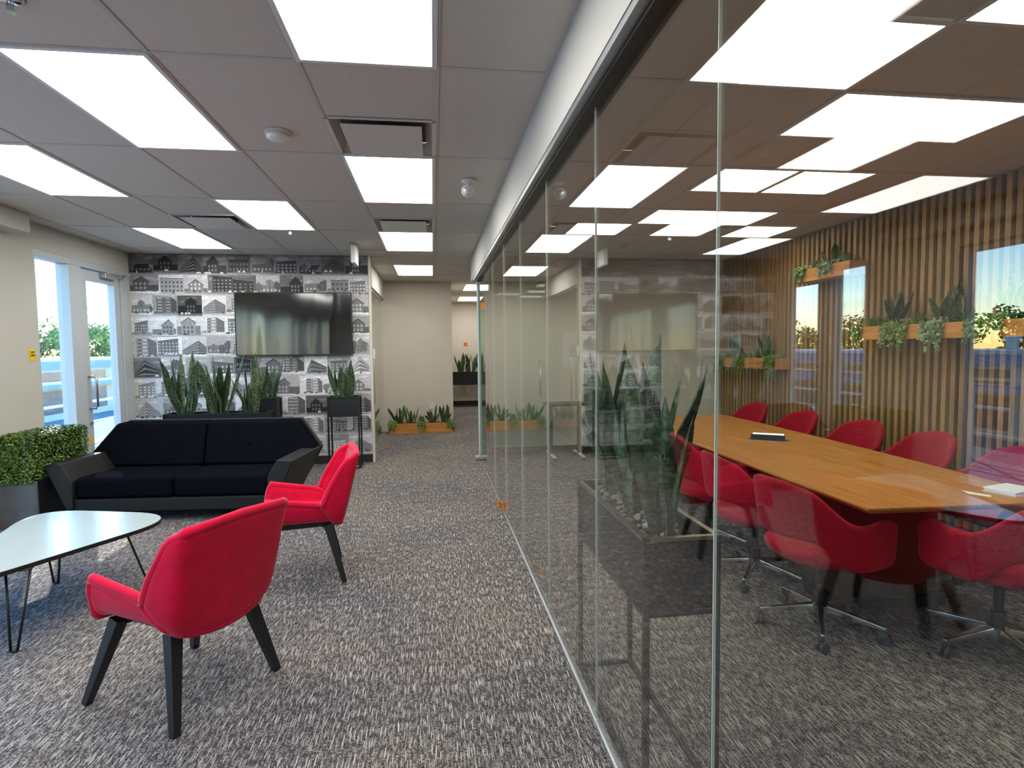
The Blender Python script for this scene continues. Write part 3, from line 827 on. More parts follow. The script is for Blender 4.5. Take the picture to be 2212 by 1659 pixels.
# ------------------------------------------------------------------ television
tvm = mat('glossy tv screen', (4, 5, 6), 0.085, spec=1.0, coat=1.0)
_n, _l = tvm.node_tree.nodes, tvm.node_tree.links
_tc = _n.new('ShaderNodeTexCoord'); _mp = _n.new('ShaderNodeMapping'); _mp.inputs['Scale'].default_value = (3.2, 1, .5)
_nz = _n.new('ShaderNodeTexNoise'); _nz.inputs['Scale'].default_value = 1.0; _nz.inputs['Detail'].default_value = 0.5
_bp = _n.new('ShaderNodeBump'); _bp.inputs['Strength'].default_value = 1.0; _bp.inputs['Distance'].default_value = 0.02
_l.new(_tc.outputs['Object'], _mp.inputs['Vector']); _l.new(_mp.outputs[0], _nz.inputs['Vector'])
_l.new(_nz.outputs['Fac'], _bp.inputs['Height']); _l.new(_bp.outputs[0], _n['Principled BSDF'].inputs['Normal'])
tv = thing('television', 'large black flat screen television hung on the photo wallpaper', 'television', (-1.79, YA - .06, 1.463))
W2, HH = .735, .826
obj('body', MB().box(-W2, W2, -.012, .045, 0, HH), M['tvbody'], tv, bevel=.006)
obj('screen', MB().grid(lambda u, v: (-W2 + .012 + (2 * W2 - .024) * u, -.0135, .016 + (HH - .028) * v), 2, 2), tvm, tv)
obj('bezel', MB().box(-W2, W2, -.016, -.012, 0, .016).box(-W2, W2, -.016, -.012, HH - .012, HH).box(-W2, -W2 + .012, -.016, -.012, .016, HH - .012).box(W2 - .012, W2, -.016, -.012, .016, HH - .012), M['tvbody'], tv)
obj('wall_mount', MB().box(-.3, .3, .045, .0595, .2, .6), M['black'], tv)
obj('sensor_tab', MB().box(-.03, .03, -.012, .01, -.02, 0), M['tvbody'], tv)

# ------------------------------------------------------------------ sofa (u = width, v = depth towards the wall)
so = thing('sofa', 'black velvet two seat sofa with angular flared arms and tufted back', 'sofa', (-2.345, 5.46, 0), math.radians(-5))
obj('plinth', MB().hexa(((-.90, .03, .10), (.90, .03, .10), (.90, .84, .10), (-.90, .84, .10), (-.90, .02, .215), (.90, .02, .215), (.90, .86, .215), (-.90, .86, .215))), M['sofab'], so, bevel=.006)
for sx in (-.78, .78):
    for sy in (.12, .74): obj('leg', MB().bar((sx, sy, .105), (sx, sy, 0), .05, .04), M['ebony'], so)
for s in (-1, 1):
    def ring(v, dz=0, du=0):
        p = [(1.085 + du, .535 + dz), (.94 + du, .545 + dz), (.845, .385), (.85, .14), (.91, .115)]
        return [(s * a, v, z) for a, z in p]
    R = [ring(0), ring(.8, .0, .03)]
    if s < 0: R = [list(reversed(r)) for r in R]
    R = [list(reversed(r)) for r in R]
    obj('arm', MB().loft(R), M['sofab'], so, bevel=.012, angle=20)
    # seat cushion
    a, b = (s * .004, s * .848)
    lo, hi = min(a, b), max(a, b)
    obj('seat_cushion', MB().hexa(((lo, .035, .215), (hi, .035, .215), (hi, .70, .215), (lo, .70, .215), (lo, .02, .415), (hi, .02, .415), (hi, .70, .39), (lo, .70, .39))), M['sofa'], so, bevel=.045, seg=4)
    # half of the back, chamfered at the shoulder
    def bk(v0, v1, inset=0):
        p = [(.006, .40), (.86 - inset, .40), (1.11 - inset, .515), (.885 - inset, .815 - inset), (.006, .815 - inset)]
        def vv(z, base): return base + (z - .40) * .30
        f = [(s * u, vv(z, v0), z) for u, z in p]; g = [(s * u, vv(z, v1), z) for u, z in p]
        return [f, g] if s > 0 else [list(reversed(f)), list(reversed(g))]
    bc = obj('back_cushion', MB().loft([list(reversed(r)) for r in bk(.60, .80)]), M['sofa'], so, bevel=.03, seg=3, angle=30)
    bt = MB().lathe([(0, -.012), (.014, -.009), (.017, 0), (0, .004)], 14, axis='y')
    bt.xf(Matrix.Translation((s * .44, .60 + .21 * .30 - .002, .60)))
    obj('tuft_button', bt, M['sofa'], bc, smooth=True)
obj('back_shell', MB().loft([[(-.9, .78, .115), (.9, .78, .115), (1.115, .84, .525), (.89, .94, .82), (-.89, .94, .82), (-1.115, .84, .525)],
                             [(-.9, .84, .115), (.9, .84, .115), (1.115, .90, .525), (.89, .98, .82), (-.89, .98, .82), (-1.115, .90, .525)]]), M['sofab'], so, bevel=.008)

# ------------------------------------------------------------------ red lounge armchairs (facing local +y)
def lounge(label, loc, rotz):
    t = thing('lounge_armchair', label, 'armchair', loc, rotz, 'red lounge armchairs')
    def lerp(tab, v):
        for (a, p), (b, q) in zip(tab[:-1], tab[1:]):
            if v <= b: return p + (q - p) * (v - a) / (b - a)
        return tab[-1][1]
    # back: centre panel with two wings folded forward
    half = [(0, .185), (.1, .228), (.25, .243), (.5, .25), (.9, .248), (1, .243)]
    wing = [(0, .03), (.1, .055), (.33, .15), (.6, .125), (.9, .08), (.97, .06), (1, .03)]
    zz = [(0, .385), (1, .828)]
    def back(u, v):
        s = (u - .5) * 2; sg = 1 if s > 0 else -1; a = abs(s)
        hw = lerp(half, v); z = lerp(zz, v)
        y0 = -.275 - .115 * v
        if a < .66:
            k = a / .66
            x = hw * k; y = y0 + .012 * k * k
            z += -.03 * (1 - v) * (1 - k * k) * 1.0 + .012 * v * (1 - k)
        else:
            k = (a - .66) / .34; wl2 = lerp(wing, v)
            x = hw + wl2 * .22 * k; y = y0 + .012 + wl2 * .97 * k
            z += -.02 * k * v
        return (sg * x, y, z)
    obj('backrest', MB().grid(back, 22, 16), M['redv'], t, smooth=True, solid=.04, solid_off=0, sub=1)
    def rim(fn, r):
        n_ = 30
        pts = [fn(k / n_, 0) for k in range(n_)] + [fn(1, k / n_) for k in range(n_)] + [fn(1 - k / n_, 1) for k in range(n_)] + [fn(0, 1 - k / n_) for k in range(n_ + 1)]
        return MB().tube(pts, r, 8)
    obj('back_piping', rim(back, .0215), M['redv'], t, smooth=True)
    # seat: pan with two side wings standing up as low arms
    def seat(u, v):
        s = (u - .5) * 2; sg = 1 if s > 0 else -1; a = abs(s)
        y = -.255 + .465 * v
        pan = .218 + .02 * v
        z = .408 + .012 * v - .03 * max(0, v - .9) / .1
        if a < .62:
            k = a / .62
            return (sg * pan * k, y, z + .008 * k * k)
        k = (a - .62) / .38
        hgt = lerp([(0, .012), (.1, .045), (.24, .095), (.6, .125), (.9, .15), (1, .12)], v)
        x = pan + hgt * .22 * k
        yy = y + (.0 if v < .5 else (v - .5) * .06 * k) - .05 * k * max(0, v - .85) / .15
        return (sg * x, yy, z + .008 + hgt * k)
    obj('seat', MB().grid(seat, 18, 12), M['redv'], t, smooth=True, solid=.044, solid_off=0, sub=1)
    obj('seat_piping', rim(seat, .0225), M['redv'], t, smooth=True)
    for sx in (-1, 1):
        for sy in (-1, 1):
            top = (sx * .185, sy * .17 - .02, .372); bot = (sx * .26, sy * .28, 0)
            obj('leg', MB().bar(top, bot, .055, .032), M['ebony'], t, bevel=.003)
    fr_ = MB()
    for sx in (-1, 1): fr_.box(sx * .14 - .016, sx * .14 + .016, -.18, .15, .355, .388)
    for sy in (-.17, .13): fr_.box(-.17, .17, sy - .016, sy + .016, .35, .386)
    obj('under_frame', fr_, M['ebony'], t)
    return t
lounge('red armchair seen from behind, nearest the camera beside the coffee table', (-1.141, 2.72, 0), math.atan2(.52, -.854) - PI / 2)
lounge('red armchair seen from the side, farther away in front of the sofa', (-.93, 4.02, 0), math.atan2(-.21, -.977) - PI / 2)

# ------------------------------------------------------------------ coffee table
def rounded_poly(vs, rads, n=10):
    out = []
    N = len(vs)
    for i, v in enumerate(vs):
        v = Vector(v); a = (Vector(vs[i - 1]) - v); b = (Vector(vs[(i + 1) % N]) - v)
        r = rads[i]
        p0 = v + a.normalized() * r; p1 = v + b.normalized() * r
        for k in range(n + 1):
            t = k / n
            out.append(tuple((1 - t) ** 2 * p0 + 2 * t * (1 - t) * v + t * t * p1))
    return out
ct = thing('coffee_table', 'white rounded triangle coffee table with black edge and hairpin legs', 'coffee table', (-2.2, 3.8, 0))
tp = [(.54, .33), (-.62, .66), (-.16, -.96)]
outl = rounded_poly(tp, (.42, .44, .44), 12)
outl = list(reversed(outl)) if sum((outl[i][0] * outl[(i + 1) % len(outl)][1] - outl[(i + 1) % len(outl)][0] * outl[i][1]) for i in range(len(outl))) < 0 else outl
obj('edge_band', MB().prism(outl, .396, .4185), M['bedge'], ct)
obj('table_top', MB().prism([(x * .994, y * .994) for x, y in outl], .4185, .421), M['laminate'], ct)
for (fx, fy, tx, ty, ox, oy) in ((.30, .23, .22, .14, .03, -.05), (-.295, .305, -.26, .24, .035, .0), (.06, -.63, .03, -.52, .05, .01)):
    d_ = Vector((ox, oy, 0)).normalized()
    lg = MB()
    for s in (-1, 1):
        lg.tube([(tx + d_.x * .055 * s, ty + d_.y * .055 * s, .397), (fx + d_.x * .014 * s, fy + d_.y * .014 * s, .008)], .0065, 8)
    lg.tube([(fx - d_.x * .014, fy - d_.y * .014, .007), (fx, fy, .0062), (fx + d_.x * .014, fy + d_.y * .014, .007)], .0062, 8)
    lg.box(tx - .06, tx + .06, ty - .03, ty + .03, .392, .397)
    obj('leg', lg, M['black'], ct, smooth=True)

# ------------------------------------------------------------------ plants
def leaf_mesh(seed, wide, curl, m):
    rr = random.Random(seed)
    b = MB(); tw = rr.uniform(-.7, .7); bend = rr.uniform(-.05, .14); wav = rr.uniform(-.03, .03)
    def fn(u, v):
        x = (u - .5) * 2
        w = wide * (.50 + .62 * math.sin(min(1, v * 1.15) * PI * .62)) * (1 - max(0, (v - .62) / .38) ** 1.7)
        a = tw * v
        px, py = x * w * .5, -abs(x) ** 1.5 * w * curl + .0
        X, Y = px * math.cos(a) - py * math.sin(a), px * math.sin(a) + py * math.cos(a)
        return (X + wav * math.sin(v * 5), Y - bend * v * v, v)
    b.grid(fn, 4, 10)
    return b.mesh('leaf', m, True)
LV = [leaf_mesh(k, .082, .22, M['snake']) for k in range(5)]
LE = [leaf_mesh(k + 20, .11, .22, M['snakee']) for k in range(4)]
def snake_plant(label, loc, n, height, spread, seed, group=None, variants=LV, lean=.22, wscale=1.0, hmin=.5, lx=1.0, ly=.6):
    rr = random.Random(seed)
    t = thing('snake_plant', label, 'plant', loc, 0, group)
    for k in range(n):
        o = link(bpy.data.objects.new('leaf', variants[rr.randrange(len(variants))]), t)
        a = 2 * PI * k / n + rr.uniform(-.4, .4)
        r = spread * rr.uniform(.25, 1)
        out = rr.uniform(.2, 1) * lean
        h = height * (1.0 if k == 0 else rr.uniform(hmin, .97))
        o.location = (r * math.cos(a) * min(1, lx * 1.2), r * math.sin(a) * min(1, ly * 1.3), 0)
        o.rotation_mode = 'QUATERNION'
        q = Vector((0, 0, 1)).rotation_difference(Vector((math.cos(a) * out * lx, math.sin(a) * out * ly, 1)).normalized())
        o.rotation_quaternion = q @ Matrix.Rotation(rr.uniform(0, 2 * PI), 3, 'Z').to_quaternion()
        o.scale = (wscale * rr.uniform(.75, 1.15) * height / .65 if height < .65 else wscale * rr.uniform(.8, 1.15),) * 2 + (h,)
    return t
def leaf_quad(b, p, nrm, s, rr, aspect=.55):
    a = Vector((rr.uniform(-1, 1), rr.uniform(-1, 1), rr.uniform(-1, 1)))
    e1 = nrm.cross(a)
    if e1.length < .05: e1 = nrm.orthogonal()
    e1.normalize(); e2 = nrm.cross(e1)
    b.poly([p - e1 * s, p - e2 * s * aspect, p + e1 * s, p + e2 * s * aspect])
def stand_planter(label, x0, x1, y0, y1, ztop, bh, group=None, pebbles=0, seed=0, big=False):
    t = thing('planter_stand', label, 'planter', ((x0 + x1) / 2, (y0 + y1) / 2, 0), 0, group)
    a, b = (x1 - x0) / 2, (y1 - y0) / 2
    w = .02; ix, iy = a - .012, b - .012
    zb = ztop - bh
    bx = MB().box(-ix, ix, -iy, -iy + .006, zb + .01, ztop - .004).box(-ix, ix, iy - .006, iy, zb + .01, ztop - .004)
    bx.box(-ix, -ix + .006, -iy, iy, zb + .01, ztop - .004).box(ix - .006, ix, -iy, iy, zb + .01, ztop - .004).box(-ix, ix, -iy, iy, zb + .01, zb + .016)
    obj('trough', bx, M['black'], t)
    for sx in (-1, 1):
        for sy in (-1, 1):
            obj('leg', MB().box(sx * a - (w if sx > 0 else 0), sx * a + (0 if sx > 0 else w), sy * b - (w if sy > 0 else 0), sy * b + (0 if sy > 0 else w), 0, ztop), M['black'], t)
    for zz, nm in ((zb, 'lower_rail'), (0, 'floor_rail')):
        rl = MB()
        for s in (-1, 1):
            rl.box(-a + w, a - w, s * b - (w if s > 0 else 0), s * b + (0 if s > 0 else w), zz, zz + w * .8)
            rl.box(s * a - (w if s > 0 else 0), s * a + (0 if s > 0 else w), -b + w, b - w, zz, zz + w * .8)
        obj(nm, rl, M['black'], t)
    rl = MB()
    for s in (-1, 1):
        rl.box(-a + w, a - w, s * b - (w if s > 0 else 0), s * b + (0 if s > 0 else w), ztop - .012, ztop)
        rl.box(s * a - (w if s > 0 else 0), s * a + (0 if s > 0 else w), -b + w, b - w, ztop - .012, ztop)
    obj('rim', rl, M['rim'] if big else M['black'], t)
    obj('soil', MB().grid(lambda u, v: (-ix + .006 + (2 * ix - .012) * u, -iy + .006 + (2 * iy - .012) * v, ztop - .05 + .008 * math.sin(u * 17 + v * 9)), 8, 4), M['soil'], t, smooth=True)
    rr = random.Random(seed)
    if pebbles:
        pm = []
        for k in range(4):
            pb = MB()
            pts = []
            import bmesh
            bm = bmesh.new(); bmesh.ops.create_icosphere(bm, subdivisions=1, radius=1)
            for vtx in bm.verts: vtx.co *= rr.uniform(.8, 1.2)
            me = bpy.data.meshes.new('pebble'); bm.to_mesh(me); bm.free()
            me.materials.append(M['stone']); me.polygons.foreach_set('use_smooth', [True] * len(me.polygons)); pm.append(me)
        for k in range(pebbles):
            o = link(bpy.data.objects.new('pebble', rr.choice(pm)), t)
            s = rr.uniform(.011, .021) if big else rr.uniform(.010, .016)
            o.location = (rr.uniform(-ix + .025, ix - .025), rr.uniform(-iy + .025, iy - .025), ztop - .038 + rr.uniform(0, .012))
            o.scale = (s, s * rr.uniform(.7, 1.1), s * rr.uniform(.5, .8)); o.rotation_euler = (rr.uniform(-.4, .4), rr.uniform(-.4, .4), rr.uniform(0, 6))
    return t
# behind the sofa
stand_planter('long low black metal planter behind the sofa', -2.99, -1.86, 6.85, 7.12, .83, .26, pebbles=40, seed=3)
for k, (x, lb) in enumerate(((-2.80, 'left snake plant in the long planter behind the sofa'), (-2.45, 'middle snake plant in the long planter behind the sofa'), (-2.08, 'right snake plant in the long planter behind the sofa'))):
    snake_plant(lb, (x, 6.985, .775), 14, .77, .075, 40 + k, 'snake plants behind the sofa', wscale=.9, hmin=.38, lean=.3)
# tall stands in front of the photo wallpaper
stand_planter('tall square black planter stand below the right corner of the television', -1.345, -.945, 7.56, 7.82, .93, .255)
stand_planter('tall black planter stand half hidden behind the long planter', -2.37, -1.955, 7.56, 7.82, .93, .255)
snake_plant('pair of snake plants in the tall stand right of the sofa', (-1.145, 7.69, .88), 11, .53, .11, 51, wscale=1.15, lean=.3)
snake_plant('snake plant in the half hidden stand behind the long planter', (-2.10, 7.69, .88), 9, .53, .10, 57, wscale=1.15, lean=.3)
# inside the conference room, right behind the glass
stand_planter('black metal planter stand right behind the glass partition', .662, .925, 1.745, 2.61, .90, .262, pebbles=90, seed=8, big=True)
for k, (y, h_, lb) in enumerate(((2.46, .70, 'snake plant at the far end of the planter behind the glass'), (2.20, .74, 'tallest snake plant, in the middle of the planter behind the glass'), (1.92, .62, 'snake plant at the near end of the planter behind the glass'))):
    snake_plant(lb, (.79, y, .845), 11, h_, .09, 70 + k * 3, wscale=1.15, lean=.26, hmin=.5, lx=.1, ly=1.0)
# far corridor
stand_planter('black planter stand at the far end of the back corridor', .50, 1.50, 15.3, 15.58, .92, .34)
for k, (x, lb) in enumerate(((.72, 'left snake plant on the far corridor stand'), (1.0, 'middle snake plant on the far corridor stand'), (1.28, 'right snake plant on the far corridor stand'))):
    snake_plant(lb, (x, 15.44, .87), 8, .62, .08, 90 + k, wscale=1.1)

# pine boxes with mixed planting
def pine_box(label, loc, rotz, L, D, H, wall=False):
    t = thing('wooden_planter_box', label, 'planter', loc, rotz)
    a, b = L / 2, D / 2; m_ = M['pine']
    obj('front_board', MB().box(-a, a, -b, -b + .018, 0, H), m_, t, bevel=.002)
    obj('back_board', MB().box(-a, a, b - .018, b, 0, H), m_, t)
    for s in (-1, 1): obj('end_board', MB().box(s * a - (.018 if s > 0 else 0), s * a + (0 if s > 0 else .018), -b + .018, b - .018, 0, H), m_, t)
    obj('bottom_board', MB().box(-a + .018, a - .018, -b + .018, b - .018, 0, .018), m_, t)
    obj('soil', MB().box(-a + .018, a - .018, -b + .018, b - .018, .018, H - .03), M['soil'], t)
    return t
def on(t, x, y, z):
    return tuple(Matrix.Translation(t.location) @ Matrix.Rotation(t.rotation_euler[2], 4, 'Z') @ Vector((x, y, z)))
def trailing(label, t, x, width, D, H, drop, seed, m, n=320, s=.014):
    rr = random.Random(seed)
    b = MB()
    for _ in range(n):
        k = rr.random()
        xx = rr.uniform(-width / 2, width / 2)
        if k < .3: p = Vector((xx, rr.uniform(-D * .4, D * .2), H + rr.uniform(-.02, .05)))
        else:
            dr = drop * (.45 + .55 * (math.sin(xx * 60 + seed) * .5 + .5))
            p = Vector((xx, -D / 2 - rr.uniform(.006, .04), H + .02 - rr.random() * dr))
        leaf_quad(b, p, Vector((rr.uniform(-.6, .6), -1, rr.uniform(-.1, .9))).normalized(), s * rr.uniform(.7, 1.3), rr, .7)
    for _ in range(int(width * 60)):
        xx = rr.uniform(-width / 2, width / 2)
        b.tube([(xx, -D * .3, H), (xx, -D / 2 - .015, H + .01), (xx, -D / 2 - .02, H - drop * rr.uniform(.4, .95))], .0015, 3)
    o = thing('trailing_plant', label, 'plant', on(t, x, 0, 0), t.rotation_euler[2])
    stuff(obj('foliage', b, m, o))
def tuft(label, t, x, y, H, hgt, seed, m=None, n=60, spread=.09):
    rr = random.Random(seed); b = MB()
    for _ in range(n):
        a = rr.uniform(0, 2 * PI); r = spread * rr.random() * .5; o_ = rr.uniform(.1, 1) * spread
        h_ = hgt * rr.uniform(.6, 1); w = .005
        p0 = Vector((r * math.cos(a), r * math.sin(a) * .7, 0)); p1 = p0 + Vector((math.cos(a) * o_ * .5, math.sin(a) * o_ * .35, h_ * .75)); p2 = p0 + Vector((math.cos(a) * o_ * 1.3, math.sin(a) * o_ * .8, h_ * rr.uniform(.7, 1.05)))
        e = Vector((-math.sin(a), math.cos(a), 0)) * w
        i0 = len(b.v); b.v += [tuple(q) for q in (p0 - e, p0 + e, p1 + e, p1 - e, p2)]
        b.face((i0, i0 + 1, i0 + 2, i0 + 3)); b.face((i0 + 3, i0 + 2, i0 + 4))
    o = thing('grass_fern', label, 'plant', on(t, x, y, H), 0)
    stuff(obj('blades', b, m or M['fern'], o))
fb = pine_box('pine planter box on the corridor floor below the cream wall', (-.225, 10.72, 0), 0, 1.14, .2, .18)
for k, (x, lb) in enumerate(((-.42, 'leftmost snake plant in the pine box on the floor'), (-.20, 'second snake plant in the pine box on the floor'), (.20, 'third snake plant in the pine box on the floor'), (.43, 'rightmost snake plant in the pine box on the floor'))):
    snake_plant(lb, on(fb, x, .02, .15), 9, .37, .06, 120 + k, variants=LE, wscale=1.0, lean=.3, ly=.3)
tuft('grass fern in the middle of the pine box on the floor', fb, 0, 0, .15, .2, 5)
for k, (x, lb) in enumerate(((-.53, 'green plant hanging over the left end of the floor box'), (.0, 'green plant hanging over the middle of the floor box'), (.53, 'green plant hanging over the right end of the floor box'))):
    trailing(lb, fb, x, .15, .2, .18, .14, 30 + k, M['trail'], 160, .016)
# on the slatted wall (boxes face -x: local front -y turned to -x)
wb = [pine_box('long pine planter box on the slatted wall near the right edge', (XW - .045 - .10, 4.2, 1.565), -PI / 2, 1.8, .19, .125),
      pine_box('low pine planter box on the slatted wall at the far end', (XW - .045 - .10, 7.12, 1.235), -PI / 2, 1.42, .19, .135),
      pine_box('high pine planter box on the slatted wall above the far chairs', (XW - .045 - .10, 5.62, 2.215), -PI / 2, .84, .19, .135)]
# local x maps to -y of the room
snake_plant('dark snake plant in the left half of the long wall box', on(wb[0], -.52, 0, .10), 8, .36, .06, 201, variants=LV, wscale=1.5, lean=.4, lx=.25, ly=1.0)
snake_plant('yellow edged snake plant in the middle of the long wall box', on(wb[0], .02, 0, .10), 7, .42, .05, 207, variants=LE, wscale=1.4, lean=.4, lx=.25, ly=1.0)
snake_plant('snake plant in the right half of the long wall box', on(wb[0], .55, 0, .10), 7, .38, .05, 209, variants=LE, wscale=1.4, lean=.4, lx=.25, ly=1.0)
for k, x in enumerate((-.8, -.66, -.28, .16)):
    tuft('grass fern in the long wall box, ' + ('at its left end', 'left of the dark snake plant', 'right of the dark snake plant', 'beside the yellow edged snake plant')[k], wb[0], x, 0, .10, .15, 60 + k)
for k, (x, w_, d_, m_, lb) in enumerate(((-.86, .10, .20, 'trail', 'small trailing plant at the left end of the long wall box'), (-.42, .30, .24, 'trail', 'broad green trailing plant on the long wall box'), (-.02, .22, .26, 'trailg', 'grey green trailing plant on the long wall box'), (.42, .3, .22, 'trail', 'green trailing plant on the right of the long wall box'))):
    trailing(lb, wb[0], x, w_, .19, .125, d_, 140 + k, M[m_], 420 if w_ > .15 else 150, .015)
for k, (x, lb) in enumerate(((-.42, 'snake plant in the left of the low far wall box'), (.38, 'snake plant in the right of the low far wall box'))):
    snake_plant(lb, on(wb[1], x, 0, .10), 7, .38, .05, 220 + k, variants=LE, wscale=1.4, lean=.4, lx=.25, ly=1.0)
for k, (x, lb) in enumerate(((-.62, 'trailing plant at the left end of the low far wall box'), (-.1, 'trailing plant in the middle of the low far wall box'), (.6, 'trailing plant at the right end of the low far wall box'))):
    trailing(lb, wb[1], x, .24, .19, .135, .26, 160 + k, M['trail'], 320, .015)
tuft('grass fern in the low far wall box', wb[1], .1, 0, .1, .18, 77)
snake_plant('snake plant in the high wall box', on(wb[2], .05, 0, .10), 6, .28, .05, 230, variants=LE, wscale=1.5, lean=.5, lx=.25, ly=1.0)
trailing('trailing plant at the left end of the high wall box', wb[2], -.33, .18, .19, .135, .16, 170, M['trail'], 260, .015)
trailing('trailing plant in the middle of the high wall box', wb[2], .08, .2, .19, .135, .14, 171, M['trailg'], 260, .015)
tuft('grass fern at the left of the high wall box', wb[2], -.2, 0, .1, .16, 78)
tuft('grass fern at the right of the high wall box', wb[2], .28, 0, .1, .16, 79)

# hedge in its grey trough
hp = thing('stone_trough', 'grey stone textured trough below the clipped hedge by the sidelight', 'planter', (-3.61, 5.86, 0))
obj('front_panel', MB().box(-.17, .17, -.39, -.36, 0, .41), M['slate'], hp, bevel=.004)
obj('back_panel', MB().box(-.17, .17, .36, .39, 0, .41), M['slate'], hp)
for s, nm in ((-1, 'side_panel'), (1, 'side_panel')): obj(nm, MB().box(s * .17 - (.03 if s > 0 else 0), s * .17 + (0 if s > 0 else .03), -.36, .36, 0, .41), M['slate' if s < 0 else 'black'], hp)
obj('soil', MB().box(-.14, .14, -.36, .36, .3, .36), M['soil'], hp)
hg = thing('boxwood_hedge', 'clipped rectangular boxwood hedge in the grey trough beside the sofa', 'hedge', (-3.615, 5.87, .365))
obj('core', MB().box(-.145, .145, -.355, .355, .0, .41), M['hedgein'], hg)
rr = random.Random(5); b = MB()
for _ in range(9000):
    k = rr.random()
    x, y_, z = rr.uniform(-.165, .165), rr.uniform(-.415, .415), rr.uniform(.03, .445)
    if k < .3: z = .43 + rr.uniform(-.025, .02); nn = Vector((0, 0, 1))
    elif k < .55: y_ = -.405 + rr.uniform(-.015, .025); nn = Vector((0, -1, 0))
    elif k < .62: y_ = .405; nn = Vector((0, 1, 0))
    elif k < .95: x = .16 + rr.uniform(-.025, .012); nn = Vector((1, 0, 0))
    else: x = -.16; nn = Vector((-1, 0, 0))
    nn = (nn + Vector((rr.uniform(-.8, .8), rr.uniform(-.8, .8), rr.uniform(-.4, .9)))).normalized()
    leaf_quad(b, Vector((x, y_, z)), nn, rr.uniform(.009, .016), rr, .6)
stuff(obj('foliage', b, M['hedge'], hg))

# ------------------------------------------------------------------ conference table
tb = thing('conference_table', 'long oak veneer conference table with chamfered corners', 'table', (2.66, 4.31, 0), math.radians(-3.0))
def edge_pts(o_):
    pts = []
    for k in range(13):
        t = -1 + k / 6; pts.append((.53 + .05 * (1 - t * t) - o_, t * (1.9 - o_)))
    return pts + [(-x, y_) for x, y_ in reversed(pts)]
top = MB()
top.loft([[(x, y_, .705) for x, y_ in edge_pts(.035)], [(x, y_, .731) for x, y_ in edge_pts(0)], [(x, y_, .74) for x, y_ in edge_pts(0)]])
obj('table_top', top, M['oak'], tb)
for s in (-1, 1):
    pd = obj('pedestal', MB().box(-.30, .30, s * 1.15 - .22, s * 1.15 + .22, .06, .705), M['dwood'], tb, bevel=.004)
    obj('foot_plate', MB().box(-.34, .34, s * 1.15 - .25, s * 1.15 + .25, .0, .06), M['black'], pd)
obj('stretcher', MB().box(-.03, .03, -.93, .93, .3, .62), M['dwood'], tb)
pb = thing('table_power_box', 'pop up power box with black sockets and silver lid on the oak table', 'power box', (2.74, 4.41, .74), math.radians(-35))
obj('tray', MB().box(-.16, .16, -.06, .06, 0, .003), M['steel'], pb, bevel=.001)
obj('socket_block', MB().loft([[(-.13, -.045, .003), (.13, -.045, .003), (.13, .0, .003), (-.13, .0, .003)], [(-.13, -.03, .045), (.13, -.03, .045), (.13, -.005, .045), (-.13, -.005, .045)]]), M['tvbody'], pb)
obj('lid', MB().hexa(((-.12, .005, .003), (.12, .005, .003), (.12, .012, .003), (-.12, .012, .003), (-.12, .05, .05), (.12, .05, .05), (.12, .057, .05), (-.12, .057, .05))), M['steel'], pb)
bk = thing('notebook', 'white notebook lying on the near right of the oak table', 'notebook', (2.99, 2.60, .74), .25)
obj('pages', MB().box(-.10, .10, -.07, .07, 0.003, .018), M['paper'], bk)
obj('cover', MB().box(-.105, .105, -.075, .075, 0, .003).box(-.105, .105, -.075, .075, .018, .021), M['white'], bk)
tag(obj('paper_slip', MB().poly([(2.74, 2.60, .7405), (2.79, 2.53, .7405), (2.82, 2.55, .7405), (2.77, 2.67, .7405)]), M['paper'], solid=.0008), 'narrow white paper slip beside the notebook on the oak table', 'paper')

